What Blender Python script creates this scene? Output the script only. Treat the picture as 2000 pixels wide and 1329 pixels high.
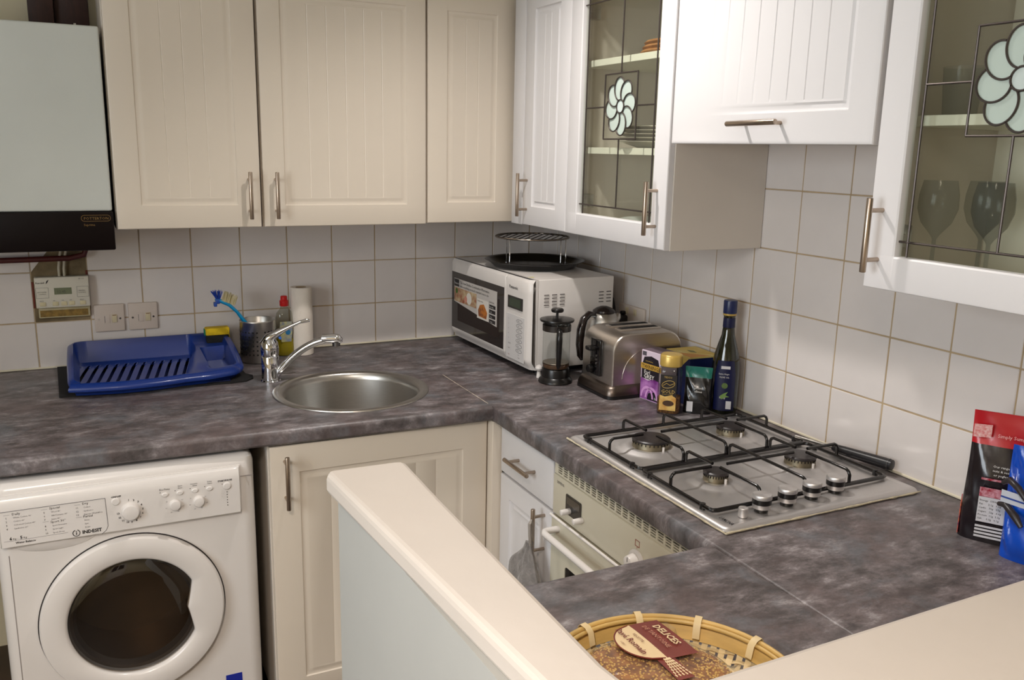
import bpy, bmesh, math, random
from mathutils import Vector, Matrix
random.seed(7)
PI = math.pi
sc = bpy.context.scene
COL = sc.collection
for o in list(bpy.data.objects): bpy.data.objects.remove(o)

# ------------------------------------------------------------------ camera
cam = bpy.data.cameras.new('camera'); camo = bpy.data.objects.new('camera', cam); COL.objects.link(camo)
cam.sensor_fit = 'HORIZONTAL'; cam.sensor_width = 36.0; cam.lens = 1704.57/2000*36
cam.clip_start = .02; cam.clip_end = 60
def rot3(rx, ry, rz): return Matrix.Rotation(rz,4,'Z') @ Matrix.Rotation(ry,4,'Y') @ Matrix.Rotation(rx,4,'X')
camo.matrix_world = Matrix.Translation((-1.6021,-2.9703,1.5894)) @ rot3(1.3557,-.0210,-.4555)
sc.camera = camo

# ------------------------------------------------------------------ light and exposure
sc.view_settings.view_transform = 'Standard'; sc.view_settings.look = 'None'
sc.view_settings.gamma = 1; sc.view_settings.use_curve_mapping = False
sc.view_settings.exposure = 0.32
W = bpy.data.worlds.new('world'); sc.world = W; W.use_nodes = True
W.node_tree.nodes['Background'].inputs[0].default_value = (.80,.88,1,1)
W.node_tree.nodes['Background'].inputs[1].default_value = 2.0
def lamp(name, kind, loc, energy, color, **kw):
    l = bpy.data.lights.new(name, kind); o = bpy.data.objects.new(name, l); COL.objects.link(o)
    o.location = loc; l.energy = energy; l.color = color
    for k, v in kw.items():
        if k == 'look': o.rotation_euler = Vector(v).to_track_quat('-Z','Y').to_euler()
        else: setattr(l, k, v)
    return o
LAMPS = [(-.82,-1.10,2.395), (-2.05,-3.25,2.395)]
lamp('ceiling_spot_light', 'SPOT', LAMPS[0], 43, (1,.945,.90), spot_size=math.radians(136), spot_blend=1.0, shadow_soft_size=.028, look=(.13,-.06,-1))
lamp('fill_spot_light', 'SPOT', LAMPS[1], 165, (1,.87,.76), spot_size=math.radians(160), spot_blend=1.0, shadow_soft_size=.16, look=(0,0,-1))  # added fill lamp, unseen behind the camera, lifts the back wall side
lamp('window_daylight', 'AREA', (-3.12,-2.3,1.65), 34, (.90,.94,1), shape='RECTANGLE', size=1.2, size_y=1.1, look=(1,.0,-.15))

# ------------------------------------------------------------------ materials
def lin(c): return tuple(((v/255)/12.92 if v/255 <= .04045 else ((v/255+.055)/1.055)**2.4) for v in c)
MC = {}
def mat(name, rgb, rough=.5, metal=0, noise=0, nscale=8, bump=0, bscale=60, coat=0, spec=.5, aniso=0, rgb2=None, stretch=None, sheen=0, rvar=0):
    if name in MC: return MC[name]
    m = bpy.data.materials.new(name); m.use_nodes = True; nt = m.node_tree; N = nt.nodes; L = nt.links
    b = N['Principled BSDF']; c = lin(rgb)
    b.inputs['Roughness'].default_value = rough; b.inputs['Metallic'].default_value = metal
    b.inputs['Coat Weight'].default_value = coat; b.inputs['Coat Roughness'].default_value = .08
    b.inputs['Specular IOR Level'].default_value = spec
    b.inputs['Anisotropic'].default_value = aniso
    b.inputs['Sheen Weight'].default_value = sheen
    tc = N.new('ShaderNodeTexCoord'); mp = N.new('ShaderNodeMapping'); L.new(tc.outputs['Object'], mp.inputs[0])
    if stretch: mp.inputs['Scale'].default_value = stretch
    n = N.new('ShaderNodeTexNoise'); n.inputs['Scale'].default_value = nscale; n.inputs['Detail'].default_value = 5
    L.new(mp.outputs[0], n.inputs['Vector'])
    mx = N.new('ShaderNodeMix'); mx.data_type = 'RGBA'
    c2 = lin(rgb2) if rgb2 else tuple(max(0,v*(1-noise)) for v in c)
    mx.inputs['A'].default_value = (*c,1); mx.inputs['B'].default_value = (*c2,1)
    rp = N.new('ShaderNodeMapRange'); rp.inputs['From Min'].default_value = .35; rp.inputs['From Max'].default_value = .65
    L.new(n.outputs['Fac'], rp.inputs['Value']); L.new(rp.outputs['Result'], mx.inputs['Factor']); L.new(mx.outputs['Result'], b.inputs['Base Color'])
    if rvar:
        r2 = N.new('ShaderNodeMapRange'); r2.inputs['To Min'].default_value = rough; r2.inputs['To Max'].default_value = rough+rvar
        L.new(n.outputs['Fac'], r2.inputs['Value']); L.new(r2.outputs['Result'], b.inputs['Roughness'])
    if bump:
        n2 = N.new('ShaderNodeTexNoise'); n2.inputs['Scale'].default_value = bscale; n2.inputs['Detail'].default_value = 4
        L.new(mp.outputs[0], n2.inputs['Vector'])
        bp = N.new('ShaderNodeBump'); bp.inputs['Strength'].default_value = bump; bp.inputs['Distance'].default_value = .002
        L.new(n2.outputs['Fac'], bp.inputs['Height']); L.new(bp.outputs[0], b.inputs['Normal'])
    MC[name] = m; return m
def glass(name, tint, ior=1.45, rough=0.0, haze=0, hazecol=(1,1,1)):
    if name in MC: return MC[name]
    m = bpy.data.materials.new(name); m.use_nodes = True; nt = m.node_tree; N = nt.nodes; L = nt.links
    N.remove(N['Principled BSDF']); out = N['Material Output']
    t = N.new('ShaderNodeBsdfTransparent'); t.inputs[0].default_value = (*tint,1)
    g = N.new('ShaderNodeBsdfGlossy'); g.inputs['Roughness'].default_value = rough
    f = N.new('ShaderNodeFresnel'); ge = N.new('ShaderNodeNewGeometry'); mr = N.new('ShaderNodeMapRange')   # thin pane: same reflectance from both faces
    mr.inputs['To Min'].default_value = ior; mr.inputs['To Max'].default_value = 1/ior
    L.new(ge.outputs['Backfacing'], mr.inputs['Value']); L.new(mr.outputs[0], f.inputs[0])
    mx = N.new('ShaderNodeMixShader'); L.new(f.outputs[0], mx.inputs[0])
    src = t.outputs[0]
    if haze:
        d = N.new('ShaderNodeBsdfDiffuse'); d.inputs[0].default_value = (*hazecol,1)
        m2 = N.new('ShaderNodeMixShader'); m2.inputs[0].default_value = haze; L.new(t.outputs[0], m2.inputs[1]); L.new(d.outputs[0], m2.inputs[2]); src = m2.outputs[0]
    L.new(src, mx.inputs[1]); L.new(g.outputs[0], mx.inputs[2]); L.new(mx.outputs[0], out.inputs[0])
    MC[name] = m; return m
def slate():
    m = bpy.data.materials.new('slate_laminate'); m.use_nodes = True; nt = m.node_tree; N = nt.nodes; L = nt.links
    b = N['Principled BSDF']; tc = N.new('ShaderNodeTexCoord')
    def noise(scale, detail, rough, dist, off=0, sc=(1,1,1)):
        mp = N.new('ShaderNodeMapping'); mp.inputs['Location'].default_value = (off,off*.7,off*.3); mp.inputs['Scale'].default_value = sc
        L.new(tc.outputs['Object'], mp.inputs[0])
        n = N.new('ShaderNodeTexNoise'); n.inputs['Scale'].default_value = scale; n.inputs['Detail'].default_value = detail
        n.inputs['Roughness'].default_value = rough; n.inputs['Distortion'].default_value = dist; L.new(mp.outputs[0], n.inputs['Vector']); return n.outputs['Fac']
    def ramp(src, pts):
        r = N.new('ShaderNodeValToRGB'); L.new(src, r.inputs[0]); e = r.color_ramp.elements
        e[0].position, e[0].color = pts[0][0], (*pts[0][1],1); e[1].position, e[1].color = pts[-1][0], (*pts[-1][1],1)
        for p, c in pts[1:-1]:
            q = e.new(p); q.color = (*c,1)
        return r.outputs[0]
    def mix(f, a, c, fac=None):
        x = N.new('ShaderNodeMix'); x.data_type = 'RGBA'
        if fac is not None: x.inputs['Factor'].default_value = fac
        else: L.new(f, x.inputs['Factor'])
        L.new(a, x.inputs['A']); L.new(c, x.inputs['B']); return x.outputs['Result']
    g3 = lambda v: (v,v,v)
    base = ramp(noise(13,14,.74,.15,0,(1,1.9,1)), [(.30,lin((50,45,45))),(.45,lin((84,77,77))),(.56,lin((116,108,109))),(.70,lin((174,169,170)))])
    red = ramp(noise(17,14,.74,.2,3.1,(1,1.6,1)), [(.3,lin((58,50,50))),(.7,lin((122,104,102)))])
    blue = ramp(noise(15,14,.74,.25,7.7,(1,1.8,1)), [(.3,lin((56,56,60))),(.75,lin((136,140,146)))])
    f1 = ramp(noise(7,8,.6,.4,11), [(.48,g3(0)),(.66,g3(.6))])
    f2 = ramp(noise(8,8,.6,.6,17), [(.50,g3(0)),(.66,g3(.7))])
    c = mix(f1, base, red); c = mix(f2, c, blue)
    sp = ramp(noise(160,3,.7,0,2), [(.68,g3(0)),(.78,g3(.35))])
    li = N.new('ShaderNodeRGB'); li.outputs[0].default_value = (.35,.33,.33,1)
    c = mix(sp, c, li.outputs[0])
    L.new(c, b.inputs['Base Color'])
    rr = N.new('ShaderNodeMapRange'); rr.inputs['To Min'].default_value = .30; rr.inputs['To Max'].default_value = .52
    L.new(noise(9,6,.6,.5,5), rr.inputs['Value']); L.new(rr.outputs[0], b.inputs['Roughness'])
    bp = N.new('ShaderNodeBump'); bp.inputs['Strength'].default_value = .22; bp.inputs['Distance'].default_value = .0015
    L.new(noise(38,9,.72,.4,1), bp.inputs['Height']); L.new(bp.outputs[0], b.inputs['Normal'])
    return m
SLATE = slate()
VINYL_WARM = mat('vinyl_warm_lit', (220,208,192), .34, noise=.02, nscale=3, bump=.03, bscale=25, rvar=.06)  # door vinyl with the warm cast of the left-hand light put into its colour
VINYL_NEUTRAL = mat('vinyl_neutral_lit', (222,219,219), .4, noise=.02, nscale=3, rvar=.06)  # same door vinyl, neutral copy for the brighter right-hand run
CARC = mat('cabinet_board', (212,203,192), .5, noise=.03)
TILE = mat('white_glaze', (218,211,207), .12, noise=.04, nscale=9, bump=.05, bscale=14, coat=.3, rvar=.08)
GROUT = mat('yellowed_grout', (182,160,128), .9, noise=.22, nscale=14, bump=.3, bscale=200)
PLAST = mat('bare_plaster', (140,122,92), .95, noise=.5, nscale=14, bump=.8, bscale=60)
PAINT = mat('cream_wall_paint', (214,205,178), .7, noise=.06, nscale=2, bump=.1, bscale=40)
LEDGE = mat('ledge_gloss_paint', (202,192,182), .38, noise=.04, nscale=5, bump=.35, bscale=22, rvar=.1)
WPAINT = mat('partition_paint', (170,169,164), .6, noise=.04, nscale=4, bump=.2, bscale=30)
CEIL = mat('ceiling_paint', (232,228,220), .8, noise=.02)
STEEL = mat('brushed_steel', (190,186,180), .26, 1, noise=.06, nscale=30, stretch=(1,1,18), aniso=.4, rvar=.1)
HOBST = mat('hob_steel', (208,204,202), .36, .82, noise=.05, nscale=12, aniso=.5, rvar=.08)
CHROME = mat('chrome', (215,215,218), .05, 1)
NICKEL = mat('satin_nickel', (176,160,145), .3, 1, noise=.05)
BLACKP = mat('black_plastic', (20,18,18), .3, noise=.1)
BLACKG = mat('black_gloss', (12,10,11), .1, coat=.4)
ENAM = mat('black_enamel', (14,10,10), .2, noise=.2, coat=.2)
DARKV = mat('dark_void', (14,10,9), .9)
WAPP = mat('white_appliance', (222,216,211), .26, noise=.015, coat=.2)
BEIGE = mat('oven_cream_enamel', (212,205,184), .3, noise=.03, coat=.3)
INK = mat('black_ink', (24,22,24), .6)
GREYINK = mat('grey_ink', (90,86,88), .6)
WINK = mat('white_ink', (228,224,218), .6)
GOLDINK = mat('gold_ink', (196,164,84), .45)
PANE = glass('clear_pane', (.950,.962,.935))
CLEAR = glass('clear_glass', (.95,.96,.95), 1.5)

# ------------------------------------------------------------------ mesh helpers
class G:
    def __init__(s): s.v = []; s.f = []; s.m = []
    def add(s, vs, fs, mi=0):
        k = len(s.v); s.v += [tuple(p) for p in vs]; s.f += [tuple(i+k for i in f) for f in fs]; s.m += [mi]*len(fs); return s
    def box(s, x0, x1, y0, y1, z0, z1, b=0, seg=2, mi=0, M=None):
        x0,x1 = min(x0,x1),max(x0,x1); y0,y1 = min(y0,y1),max(y0,y1); z0,z1 = min(z0,z1),max(z0,z1)
        bm = bmesh.new(); bmesh.ops.create_cube(bm, size=1)
        for v in bm.verts: v.co = Vector(((x0+x1)/2+v.co.x*(x1-x0), (y0+y1)/2+v.co.y*(y1-y0), (z0+z1)/2+v.co.z*(z1-z0)))
        if b: bmesh.ops.bevel(bm, geom=bm.edges[:], offset=min(b,.49*min(x1-x0,y1-y0,z1-z0)), segments=seg, profile=.5, affect='EDGES')
        return s.bm(bm, M, mi)
    def bm(s, bm, M=None, mi=0):
        bm.verts.index_update()
        s.add([(M @ v.co if M else v.co) for v in bm.verts], [[v.index for v in f.verts] for f in bm.faces], mi); bm.free(); return s
    def lathe(s, prof, c=(0,0,0), n=32, M=None, mi=0, wob=None):
        # prof: (r, z) bottom to top
        vs = []; fs = []; rows = []
        for r, z in prof:
            if r < 1e-6: rows.append([len(vs)]); vs.append(Vector((c[0],c[1],c[2]+z)))
            else:
                row = []
                for i in range(n):
                    a = 2*PI*i/n; q = r if not wob else r*wob(a)
                    row.append(len(vs)); vs.append(Vector((c[0]+q*math.cos(a), c[1]+q*math.sin(a), c[2]+z)))
                rows.append(row)
        for a, b in zip(rows, rows[1:]):
            for i in range(n):
                j = (i+1) % n
                if len(a) == 1 and len(b) == 1: break
                if len(a) == 1: fs.append((a[0], b[j], b[i]))
                elif len(b) == 1: fs.append((a[i], a[j], b[0]))
                else: fs.append((a[i], a[j], b[j], b[i]))
        if M: vs = [M @ v for v in vs]
        return s.add(vs, fs, mi)
    def cyl(s, p0, p1, r0, r1=None, n=16, mi=0, b=0):
        r1 = r0 if r1 is None else r1
        p0 = Vector(p0); p1 = Vector(p1); d = p1-p0; L = d.length
        M = Matrix.Translation(p0) @ d.to_track_quat('Z','Y').to_matrix().to_4x4()
        if b: pr = [(0,0),(r0-b,0),(r0-.3*b,.3*b),(r0,b),(r1,L-b),(r1-.3*b,L-.3*b),(r1-b,L),(0,L)]
        else: pr = [(0,0),(r0,0),(r1,L),(0,L)]
        return s.lathe(pr, n=n, M=M, mi=mi)
    def tube(s, pts, r, n=8, closed=False, mi=0):
        P = [Vector(p) for p in pts]; m = len(P)
        R = r if isinstance(r, (list,tuple)) else [r]*m
        tang = []
        for i in range(m):
            a = P[i-1] if (i or closed) else P[i]; b = P[(i+1)%m] if (i < m-1 or closed) else P[i]
            t = (b-a); tang.append(t.normalized() if t.length else Vector((0,0,1)))
        up = Vector((0,0,1)) if abs(tang[0].z) < .9 else Vector((1,0,0))
        nrm = (up - tang[0]*up.dot(tang[0])).normalized(); vs = []
        for i in range(m):
            nrm = (nrm - tang[i]*nrm.dot(tang[i]))
            nrm = nrm.normalized() if nrm.length > 1e-6 else tang[i].orthogonal().normalized()
            bi = tang[i].cross(nrm)
            for k in range(n):
                a = 2*PI*k/n; vs.append(P[i] + (nrm*math.cos(a)+bi*math.sin(a))*R[i])
        fs = []
        for i in range(m if closed else m-1):
            j = (i+1) % m
            for k in range(n): fs.append((i*n+k, i*n+(k+1)%n, j*n+(k+1)%n, j*n+k))
        if not closed: fs += [tuple(range(n-1,-1,-1)), tuple((m-1)*n+k for k in range(n))]
        return s.add(vs, fs, mi)
    def grid(s, xs, ys, fn, mi=0, skip=None):
        nx, ny = len(xs), len(ys); vs = [fn(x,y) for y in ys for x in xs]; fs = []
        for j in range(ny-1):
            for i in range(nx-1):
                if skip and skip((xs[i]+xs[i+1])/2, (ys[j]+ys[j+1])/2): continue
                fs.append((j*nx+i, j*nx+i+1, (j+1)*nx+i+1, (j+1)*nx+i))
        return s.add(vs, fs, mi)
    def plate(s, outer, holes, w0, w1, f=lambda u,v,w:(u,v,w), mi=0):
        # flat plate in (u,v) with holes, between w0 and w1
        for w in (w0, w1):
            bm = bmesh.new(); ed = []
            for loop in [outer]+holes:
                vv = [bm.verts.new((u,v,0)) for u,v in loop]
                ed += [bm.edges.new((vv[i], vv[(i+1)%len(vv)])) for i in range(len(vv))]
            bmesh.ops.triangle_fill(bm, use_beauty=True, use_dissolve=False, edges=ed)
            bmesh.ops.recalc_face_normals(bm, faces=bm.faces)
            bm.verts.index_update()
            fs = []
            for fc in bm.faces:
                idx = [v.index for v in fc.verts]
                fs.append(idx)
            s.add([f(v.co.x,v.co.y,w) for v in bm.verts], fs, mi); bm.free()
        for loop in [outer]+holes:
            n = len(loop); s.add([f(u,v,w0) for u,v in loop]+[f(u,v,w1) for u,v in loop], [(i,(i+1)%n,n+(i+1)%n,n+i) for i in range(n)], mi)
        return s
def rrect(x0, x1, y0, y1, r, k=5):
    P = []
    for cx, cy, a0 in ((x1-r,y1-r,0),(x0+r,y1-r,90),(x0+r,y0+r,180),(x1-r,y0+r,270)):
        for i in range(k+1):
            a = math.radians(a0+90*i/k); P.append((cx+r*math.cos(a), cy+r*math.sin(a)))
    return P
def circle(cx, cy, r, n=48, ry=None): return [(cx+r*math.cos(2*PI*i/n), cy+(ry or r)*math.sin(2*PI*i/n)) for i in range(n)]
def mesh_of(name, g, mats, sharp=32):
    me = bpy.data.meshes.new(name); me.from_pydata(g.v, [], g.f)
    for m in (mats if isinstance(mats,(list,tuple)) else [mats]): me.materials.append(m)
    for p, mi in zip(me.polygons, g.m): p.material_index = mi
    bm = bmesh.new(); bm.from_mesh(me)
    bmesh.ops.remove_doubles(bm, verts=bm.verts, dist=1e-6)
    bmesh.ops.recalc_face_normals(bm, faces=bm.faces)
    ca = math.radians(sharp)
    for f in bm.faces: f.smooth = True
    for e in bm.edges:
        if len(e.link_faces) != 2 or e.calc_face_angle(9) > ca: e.smooth = False
    bm.to_mesh(me); bm.free(); me.update(); return me
def ob(name, g, mats, parent=None, loc=(0,0,0), rz=0, sharp=32):
    me = g if isinstance(g, bpy.types.Mesh) else mesh_of(name, g, mats, sharp)
    o = bpy.data.objects.new(name, me); COL.objects.link(o); o.parent = parent
    o.location = loc; o.rotation_euler = (0,0,rz); return o
def thing(name, label, cat, loc=(0,0,0), rz=0, group=None):
    o = bpy.data.objects.new(name, None); COL.objects.link(o); o.empty_display_size = .05
    o.location = loc; o.rotation_euler = (0,0,rz); return tag(o, label, cat, group)
def tag(o, label, cat, group=None):
    o['label'] = label; o['category'] = cat
    if group: o['group'] = group
    return o
def struct(o): o['kind'] = 'structure'; return o
FRONT = lambda y: (lambda u, v: (u, y, v))
def text(parent, s, size, x, y, m=INK, f=None, align='LEFT', name='lettering', wide=1, off=0, shear=0, rot=0):
    cu = bpy.data.curves.new('t', 'FONT'); cu.body = s; cu.size = size; cu.align_x = align; cu.resolution_u = 2; cu.offset = off; cu.shear = shear
    t = bpy.data.objects.new('t', cu); COL.objects.link(t)
    me = bpy.data.meshes.new_from_object(t.evaluated_get(bpy.context.evaluated_depsgraph_get()))
    bpy.data.objects.remove(t); bpy.data.curves.remove(cu)
    cr, sr = math.cos(rot), math.sin(rot)
    for v in me.vertices:
        a, b = v.co.x*wide, v.co.y
        v.co = Vector(f(x+a*cr-b*sr, y+a*sr+b*cr))
    me.materials.clear(); me.materials.append(m); me.name = name
    o = bpy.data.objects.new(name, me); COL.objects.link(o); o.parent = parent; return o
def texts(parent, rows, f, name='lettering'):
    """several printed lines as one flat print: rows of (string, size, x, y, [material])"""
    me = bpy.data.meshes.new(name); vs = []; fs = []; mi = []; ms = []
    for row in rows:
        s, size, x, y = row[:4]; m = row[4] if len(row) > 4 else INK; off = row[5] if len(row) > 5 else 0
        if m not in ms: ms.append(m)
        cu = bpy.data.curves.new('t', 'FONT'); cu.body = s; cu.size = size; cu.resolution_u = 1; cu.offset = off
        t = bpy.data.objects.new('t', cu); COL.objects.link(t)
        q = bpy.data.meshes.new_from_object(t.evaluated_get(bpy.context.evaluated_depsgraph_get()))
        bpy.data.objects.remove(t); bpy.data.curves.remove(cu); k = len(vs)
        vs += [tuple(f(x+v.co.x, y+v.co.y)) for v in q.vertices]
        for p in q.polygons: fs.append([i+k for i in p.vertices]); mi.append(ms.index(m))
        bpy.data.meshes.remove(q)
    me.from_pydata(vs, [], fs)
    for m in ms: me.materials.append(m)
    for p, i in zip(me.polygons, mi): p.material_index = i
    o = bpy.data.objects.new(name, me); COL.objects.link(o); o.parent = parent; o['kind'] = 'stuff'; return o

# ------------------------------------------------------------------ setting
RX, LX, FY, CZ = 0.0, -3.0, -4.6, 2.5
struct(ob('floor', G().box(LX,RX,FY,0,-.05,0), mat('dark_floor_vinyl', (70,52,40), .45, noise=.4, nscale=6)))
struct(ob('ceiling', G().box(LX,RX,FY,0,CZ,CZ+.05), CEIL))
tile_me = mesh_of('tile', G().box(-.07485,.07485,-.007,0,-.07485,.07485,.0014,1), TILE)
TP = .1525
def wall_tiles(wall, joints, rows, along, skip=()):
    cache = {}
    for ri, (z0, z1) in enumerate(rows):
        for ci, (a, b) in enumerate(joints):
            if (ci, ri) in skip: continue
            w, h = abs(b-a)-.0028, (z1-z0)-.0028
            if abs(w-.1497) < 1e-3 and abs(h-.1497) < 1e-3: me = tile_me
            else:
                key = (round(w,3), round(h,3))
                if key not in cache: cache[key] = mesh_of('tile', G().box(-w/2,w/2,-.007,0,-h/2,h/2,.0016,1), TILE)
                me = cache[key]
            c = (a+b)/2; z = (z0+z1)/2; o = bpy.data.objects.new('tile', me); COL.objects.link(o); o.parent = wall
            j = lambda s: random.uniform(-s, s)
            if along == 'x': o.location = (c, -.001+j(.0003), z); o.rotation_euler = (j(.004), 0, j(.004))
            else: o.location = (-.001+j(.0003), c, z); o.rotation_euler = (0, j(.004), -PI/2+j(.004)); 
wb = struct(ob('wall_back', G().box(LX,.1,0,.1,0,CZ), PAINT))
ob('grout_bed', G().box(-2.36,0,-.0068,0,.86,1.3503), GROUT, wb)
xj = [-2.0525-2*TP+TP*i for i in range(15)]; jb = [(a, a+TP) for a in xj if a+TP < -.05] ; jb.append((jb[-1][1], 0))
rows_b = [(.9,1.0453),(1.0453,1.1978),(1.1978,1.3503)]
ti = [i for i,(a,b) in enumerate(jb) if abs(a+1.7475) < .01][0]
wall_tiles(wb, jb, rows_b, 'x', {(ti,2),(ti,1)})
ob('plaster_patch', G().box(-1.7465,-1.5965,-.0076,-.001,1.0465,1.349), PLAST, wb)
ob('tile_fragment', G().plate([(-1.7465,1.2),(-1.7465,1.349),(-1.655,1.349),(-1.70,1.26)], [], -.0095, -.004, lambda u,v,w:(u,w,v)), TILE, wb)
ob('painted_edge', G().box(-1.600,-1.5945,-.010,-.004,1.06,1.20).box(-1.748,-1.743,-.010,-.004,1.09,1.17), mat('red_brown_paint',(120,44,28),.7,noise=.4,nscale=30), wb)
wr = struct(ob('wall_right', G().box(0,.1,FY,0,0,CZ), PAINT))
ob('grout_bed', G().box(-.0068,0,-2.5,0,.86,1.655), GROUT, wr)
yj = [0]+[-.117-TP*i for i in range(17)]; jr = [(yj[i], yj[i+1]) for i in range(len(yj)-1)]
rows_r = [(.9,1.0465)]+[(1.0465+TP*i, 1.0465+TP*(i+1)) for i in range(4)]
wall_tiles(wr, jr, rows_r, 'y')
# side wall with the window, wall behind the camera with a glazed door
WY0, WY1, WZ0, WZ1 = -2.95, -1.65, 1.0, 2.15
struct(ob('wall_left', G().plate([(FY,0),(0,0),(0,CZ),(FY,CZ)], [[(WY0,WZ0),(WY1,WZ0),(WY1,WZ1),(WY0,WZ1)]], LX-.1, LX, lambda u,v,w:(w,u,v)), PAINT))
struct(ob('wall_front', G().box(LX-.1,.1,FY-.1,FY,0,CZ), PAINT))
wn = bpy.data.objects.new('window_1', None); COL.objects.link(wn); wn.location = (LX-.05,(WY0+WY1)/2,WZ0); struct(wn)
fg = G(); hw = (WY1-WY0)/2; hh = WZ1-WZ0
for a, b, c, d in ((-hw,-hw+.06,0,hh),(hw-.06,hw,0,hh),(-hw,hw,0,.06),(-hw,hw,hh-.06,hh),(-.03,.03,0,hh)): fg.box(-.03,.03,a,b,c,d,.004)
ob('window_frame', fg, WAPP, wn)
for s in (-1, 1): ob('pane', G().box(-.003,.003,min(s*.03,s*(hw-.06)),max(s*.03,s*(hw-.06)),.06,hh-.06), CLEAR, wn)
dn = bpy.data.objects.new('door_1', None); COL.objects.link(dn); dn.location = (-2.1,FY,0); struct(dn)
ob('door_leaf', G().plate([(-.4,0),(.4,0),(.4,2.02),(-.4,2.02)], [rrect(-.3,-.02,1.1,1.9,.01),rrect(.02,.3,1.1,1.9,.01)], 0, .04, lambda u,v,w:(u,w,v)), WAPP, dn)
for s in (-1, 1): ob('pane', G().box(min(s*.02,s*.3),max(s*.02,s*.3),.015,.02,1.1,1.9), mat('dark_pane',(40,48,60),.05), dn)
for k, (lx, ly, lz) in enumerate(LAMPS):  # the second fitting only houses the added fill lamp
    t = thing('ceiling_spotlight', ['white round ceiling spotlight above the hob side of the kitchen','white round ceiling spotlight added out of view behind the camera as fill'][k], 'light', (lx,ly,CZ-.0005))
    ob('housing', G().lathe([(.03,-.06),(.045,-.055),(.05,-.02),(.055,0),(0,0)], n=24), WAPP, t)
    bm_ = bpy.data.materials.new('lamp_glow'); bm_.use_nodes = True; e = bm_.node_tree.nodes['Principled BSDF']; e.inputs['Emission Color'].default_value = (1,.9,.75,1); e.inputs['Emission Strength'].default_value = 12
    ob('bulb', G().lathe([(0,-.058),(.029,-.058),(.029,-.05),(0,-.05)], n=20), bm_, t)

# dark brown upright strip between boiler and cabinets, seen above the boiler
tag(ob('dark_strip', G().box(-1.690,-1.625,-.06,-.001,1.89,2.45,.003).box(-1.624,-1.535,-.035,-.001,1.89,2.45,.003), mat('dark_brown_grain',(58,28,20),.6,noise=.4,nscale=14,stretch=(6,6,1))), 'dark brown upright strip rising above the boiler beside the first wall cabinet', 'pipe boxing')

# ------------------------------------------------------------------ worktops
def slab(poly, radii, z1, th, holes=()):
    """worktop slab, rolled front edges: radii[i] is the roll radius of edge i (poly[i] to poly[i+1]), poly anticlockwise"""
    n = len(poly)
    def inset(d):
        out = []
        for i in range(n):
            p = Vector(poly[i]); a = (p-Vector(poly[i-1])).normalized(); b = (Vector(poly[(i+1)%n])-p).normalized()
            na = Vector((-a.y,a.x)); nb = Vector((-b.y,b.x)); da = d[i-1]; db = d[i]
            M = Matrix(((na.x,na.y),(nb.x,nb.y)))
            q = M.inverted() @ Vector((da+na.dot(p), db+nb.dot(p))) if abs(M.determinant()) > 1e-6 else p+na*da
            out.append((q.x,q.y))
        return out
    g = G(); rings = []; K = 6
    for k in range(K+1):
        a = PI/2*k/K; rings.append((inset([r*(1-math.sin(a)) for r in radii]), [z1-.013*(1-math.cos(a))]))
    rings.append((inset([0]*n), [z1-th])) if False else None
    # bottom roll, tighter
    ztop = rings[0][1][0]
    vs = []; 
    for P, (z,) in rings: vs += [(x,y,z) for x,y in P]
    P = inset([0]*n); vs += [(x,y,z1-th+.006) for x,y in P]
    P = inset([min(r,.006) for r in radii]); vs += [(x,y,z1-th) for x,y in P]
    m = K+3; fs = [(k*n+i, k*n+(i+1)%n, (k+1)*n+(i+1)%n, (k+1)*n+i) for k in range(m-1) for i in range(n)]
    g.add(vs, fs)
    for w, P in ((z1, rings[0][0]), (z1-th, P)):
        bm = bmesh.new(); ed = []
        for loop in [P]+list(holes):
            vv = [bm.verts.new((u,v,w)) for u,v in loop]; ed += [bm.edges.new((vv[i], vv[(i+1)%len(vv)])) for i in range(len(vv))]
        bmesh.ops.triangle_fill(bm, use_beauty=True, edges=ed); g.bm(bm)
    for loop in holes:
        q = len(loop); g.add([(u,v,z1) for u,v in loop]+[(u,v,z1-th) for u,v in loop], [(i,(i+1)%q,q+(i+1)%q,q+i) for i in range(q)])
    return g
SX, SY, SR = -.935, -.588, .222      # sink centre and radius
e = .00002
tag(ob('worktop', slab([(-2.25,-.845),(-.6265,-.896),(-.6265,-.0085),(-2.25,-.0085)], [.014,e,e,e], .9, .04, [circle(SX,SY,SR-.014,64)]), SLATE), 'mottled dark slate worktop along the back wall, holding the round sink', 'worktop')
tag(ob('worktop', slab([(-.6265,-1.8155),(-.6265,-2.372),(-.0085,-2.372),(-.0085,-.0085),(-.6265,-.0085),(-.6265,-.896)], [e,e,e,e,e,.014], .9, .04), SLATE), 'mottled dark slate worktop along the right wall, under the gas hob', 'worktop')
tag(ob('worktop', slab([(-1.168,-1.8155),(-1.168,-2.372),(-.6265,-2.372),(-.6265,-1.8155)], [e,e,e,.014], .9, .04), SLATE), 'short slate worktop leaf behind the low partition, under the bamboo basket', 'worktop')
tag(ob('joint_filler', G().box(-.6275,-.6250,-.86,-.52,.9001,.9005), mat('pale_filler',(196,184,168),.7,noise=.5,nscale=60)), 'thin pale line of filler in the worktop joint right of the sink', 'sealant')
SEAL = mat('cream_sealant',(222,214,190),.5,noise=.1)
tag(ob('silicone_bead', G().tube([(-2.2,-.0105,.9035),(-.016,-.0105,.9035)],.0032,6), SEAL), 'cream silicone bead along the foot of the back wall tiles', 'sealant')
tag(ob('silicone_bead', G().tube([(-.0105,-.016,.9035),(-.0105,-2.34,.9035)],.0032,6), SEAL), 'cream silicone bead along the foot of the right wall tiles', 'sealant')

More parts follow.
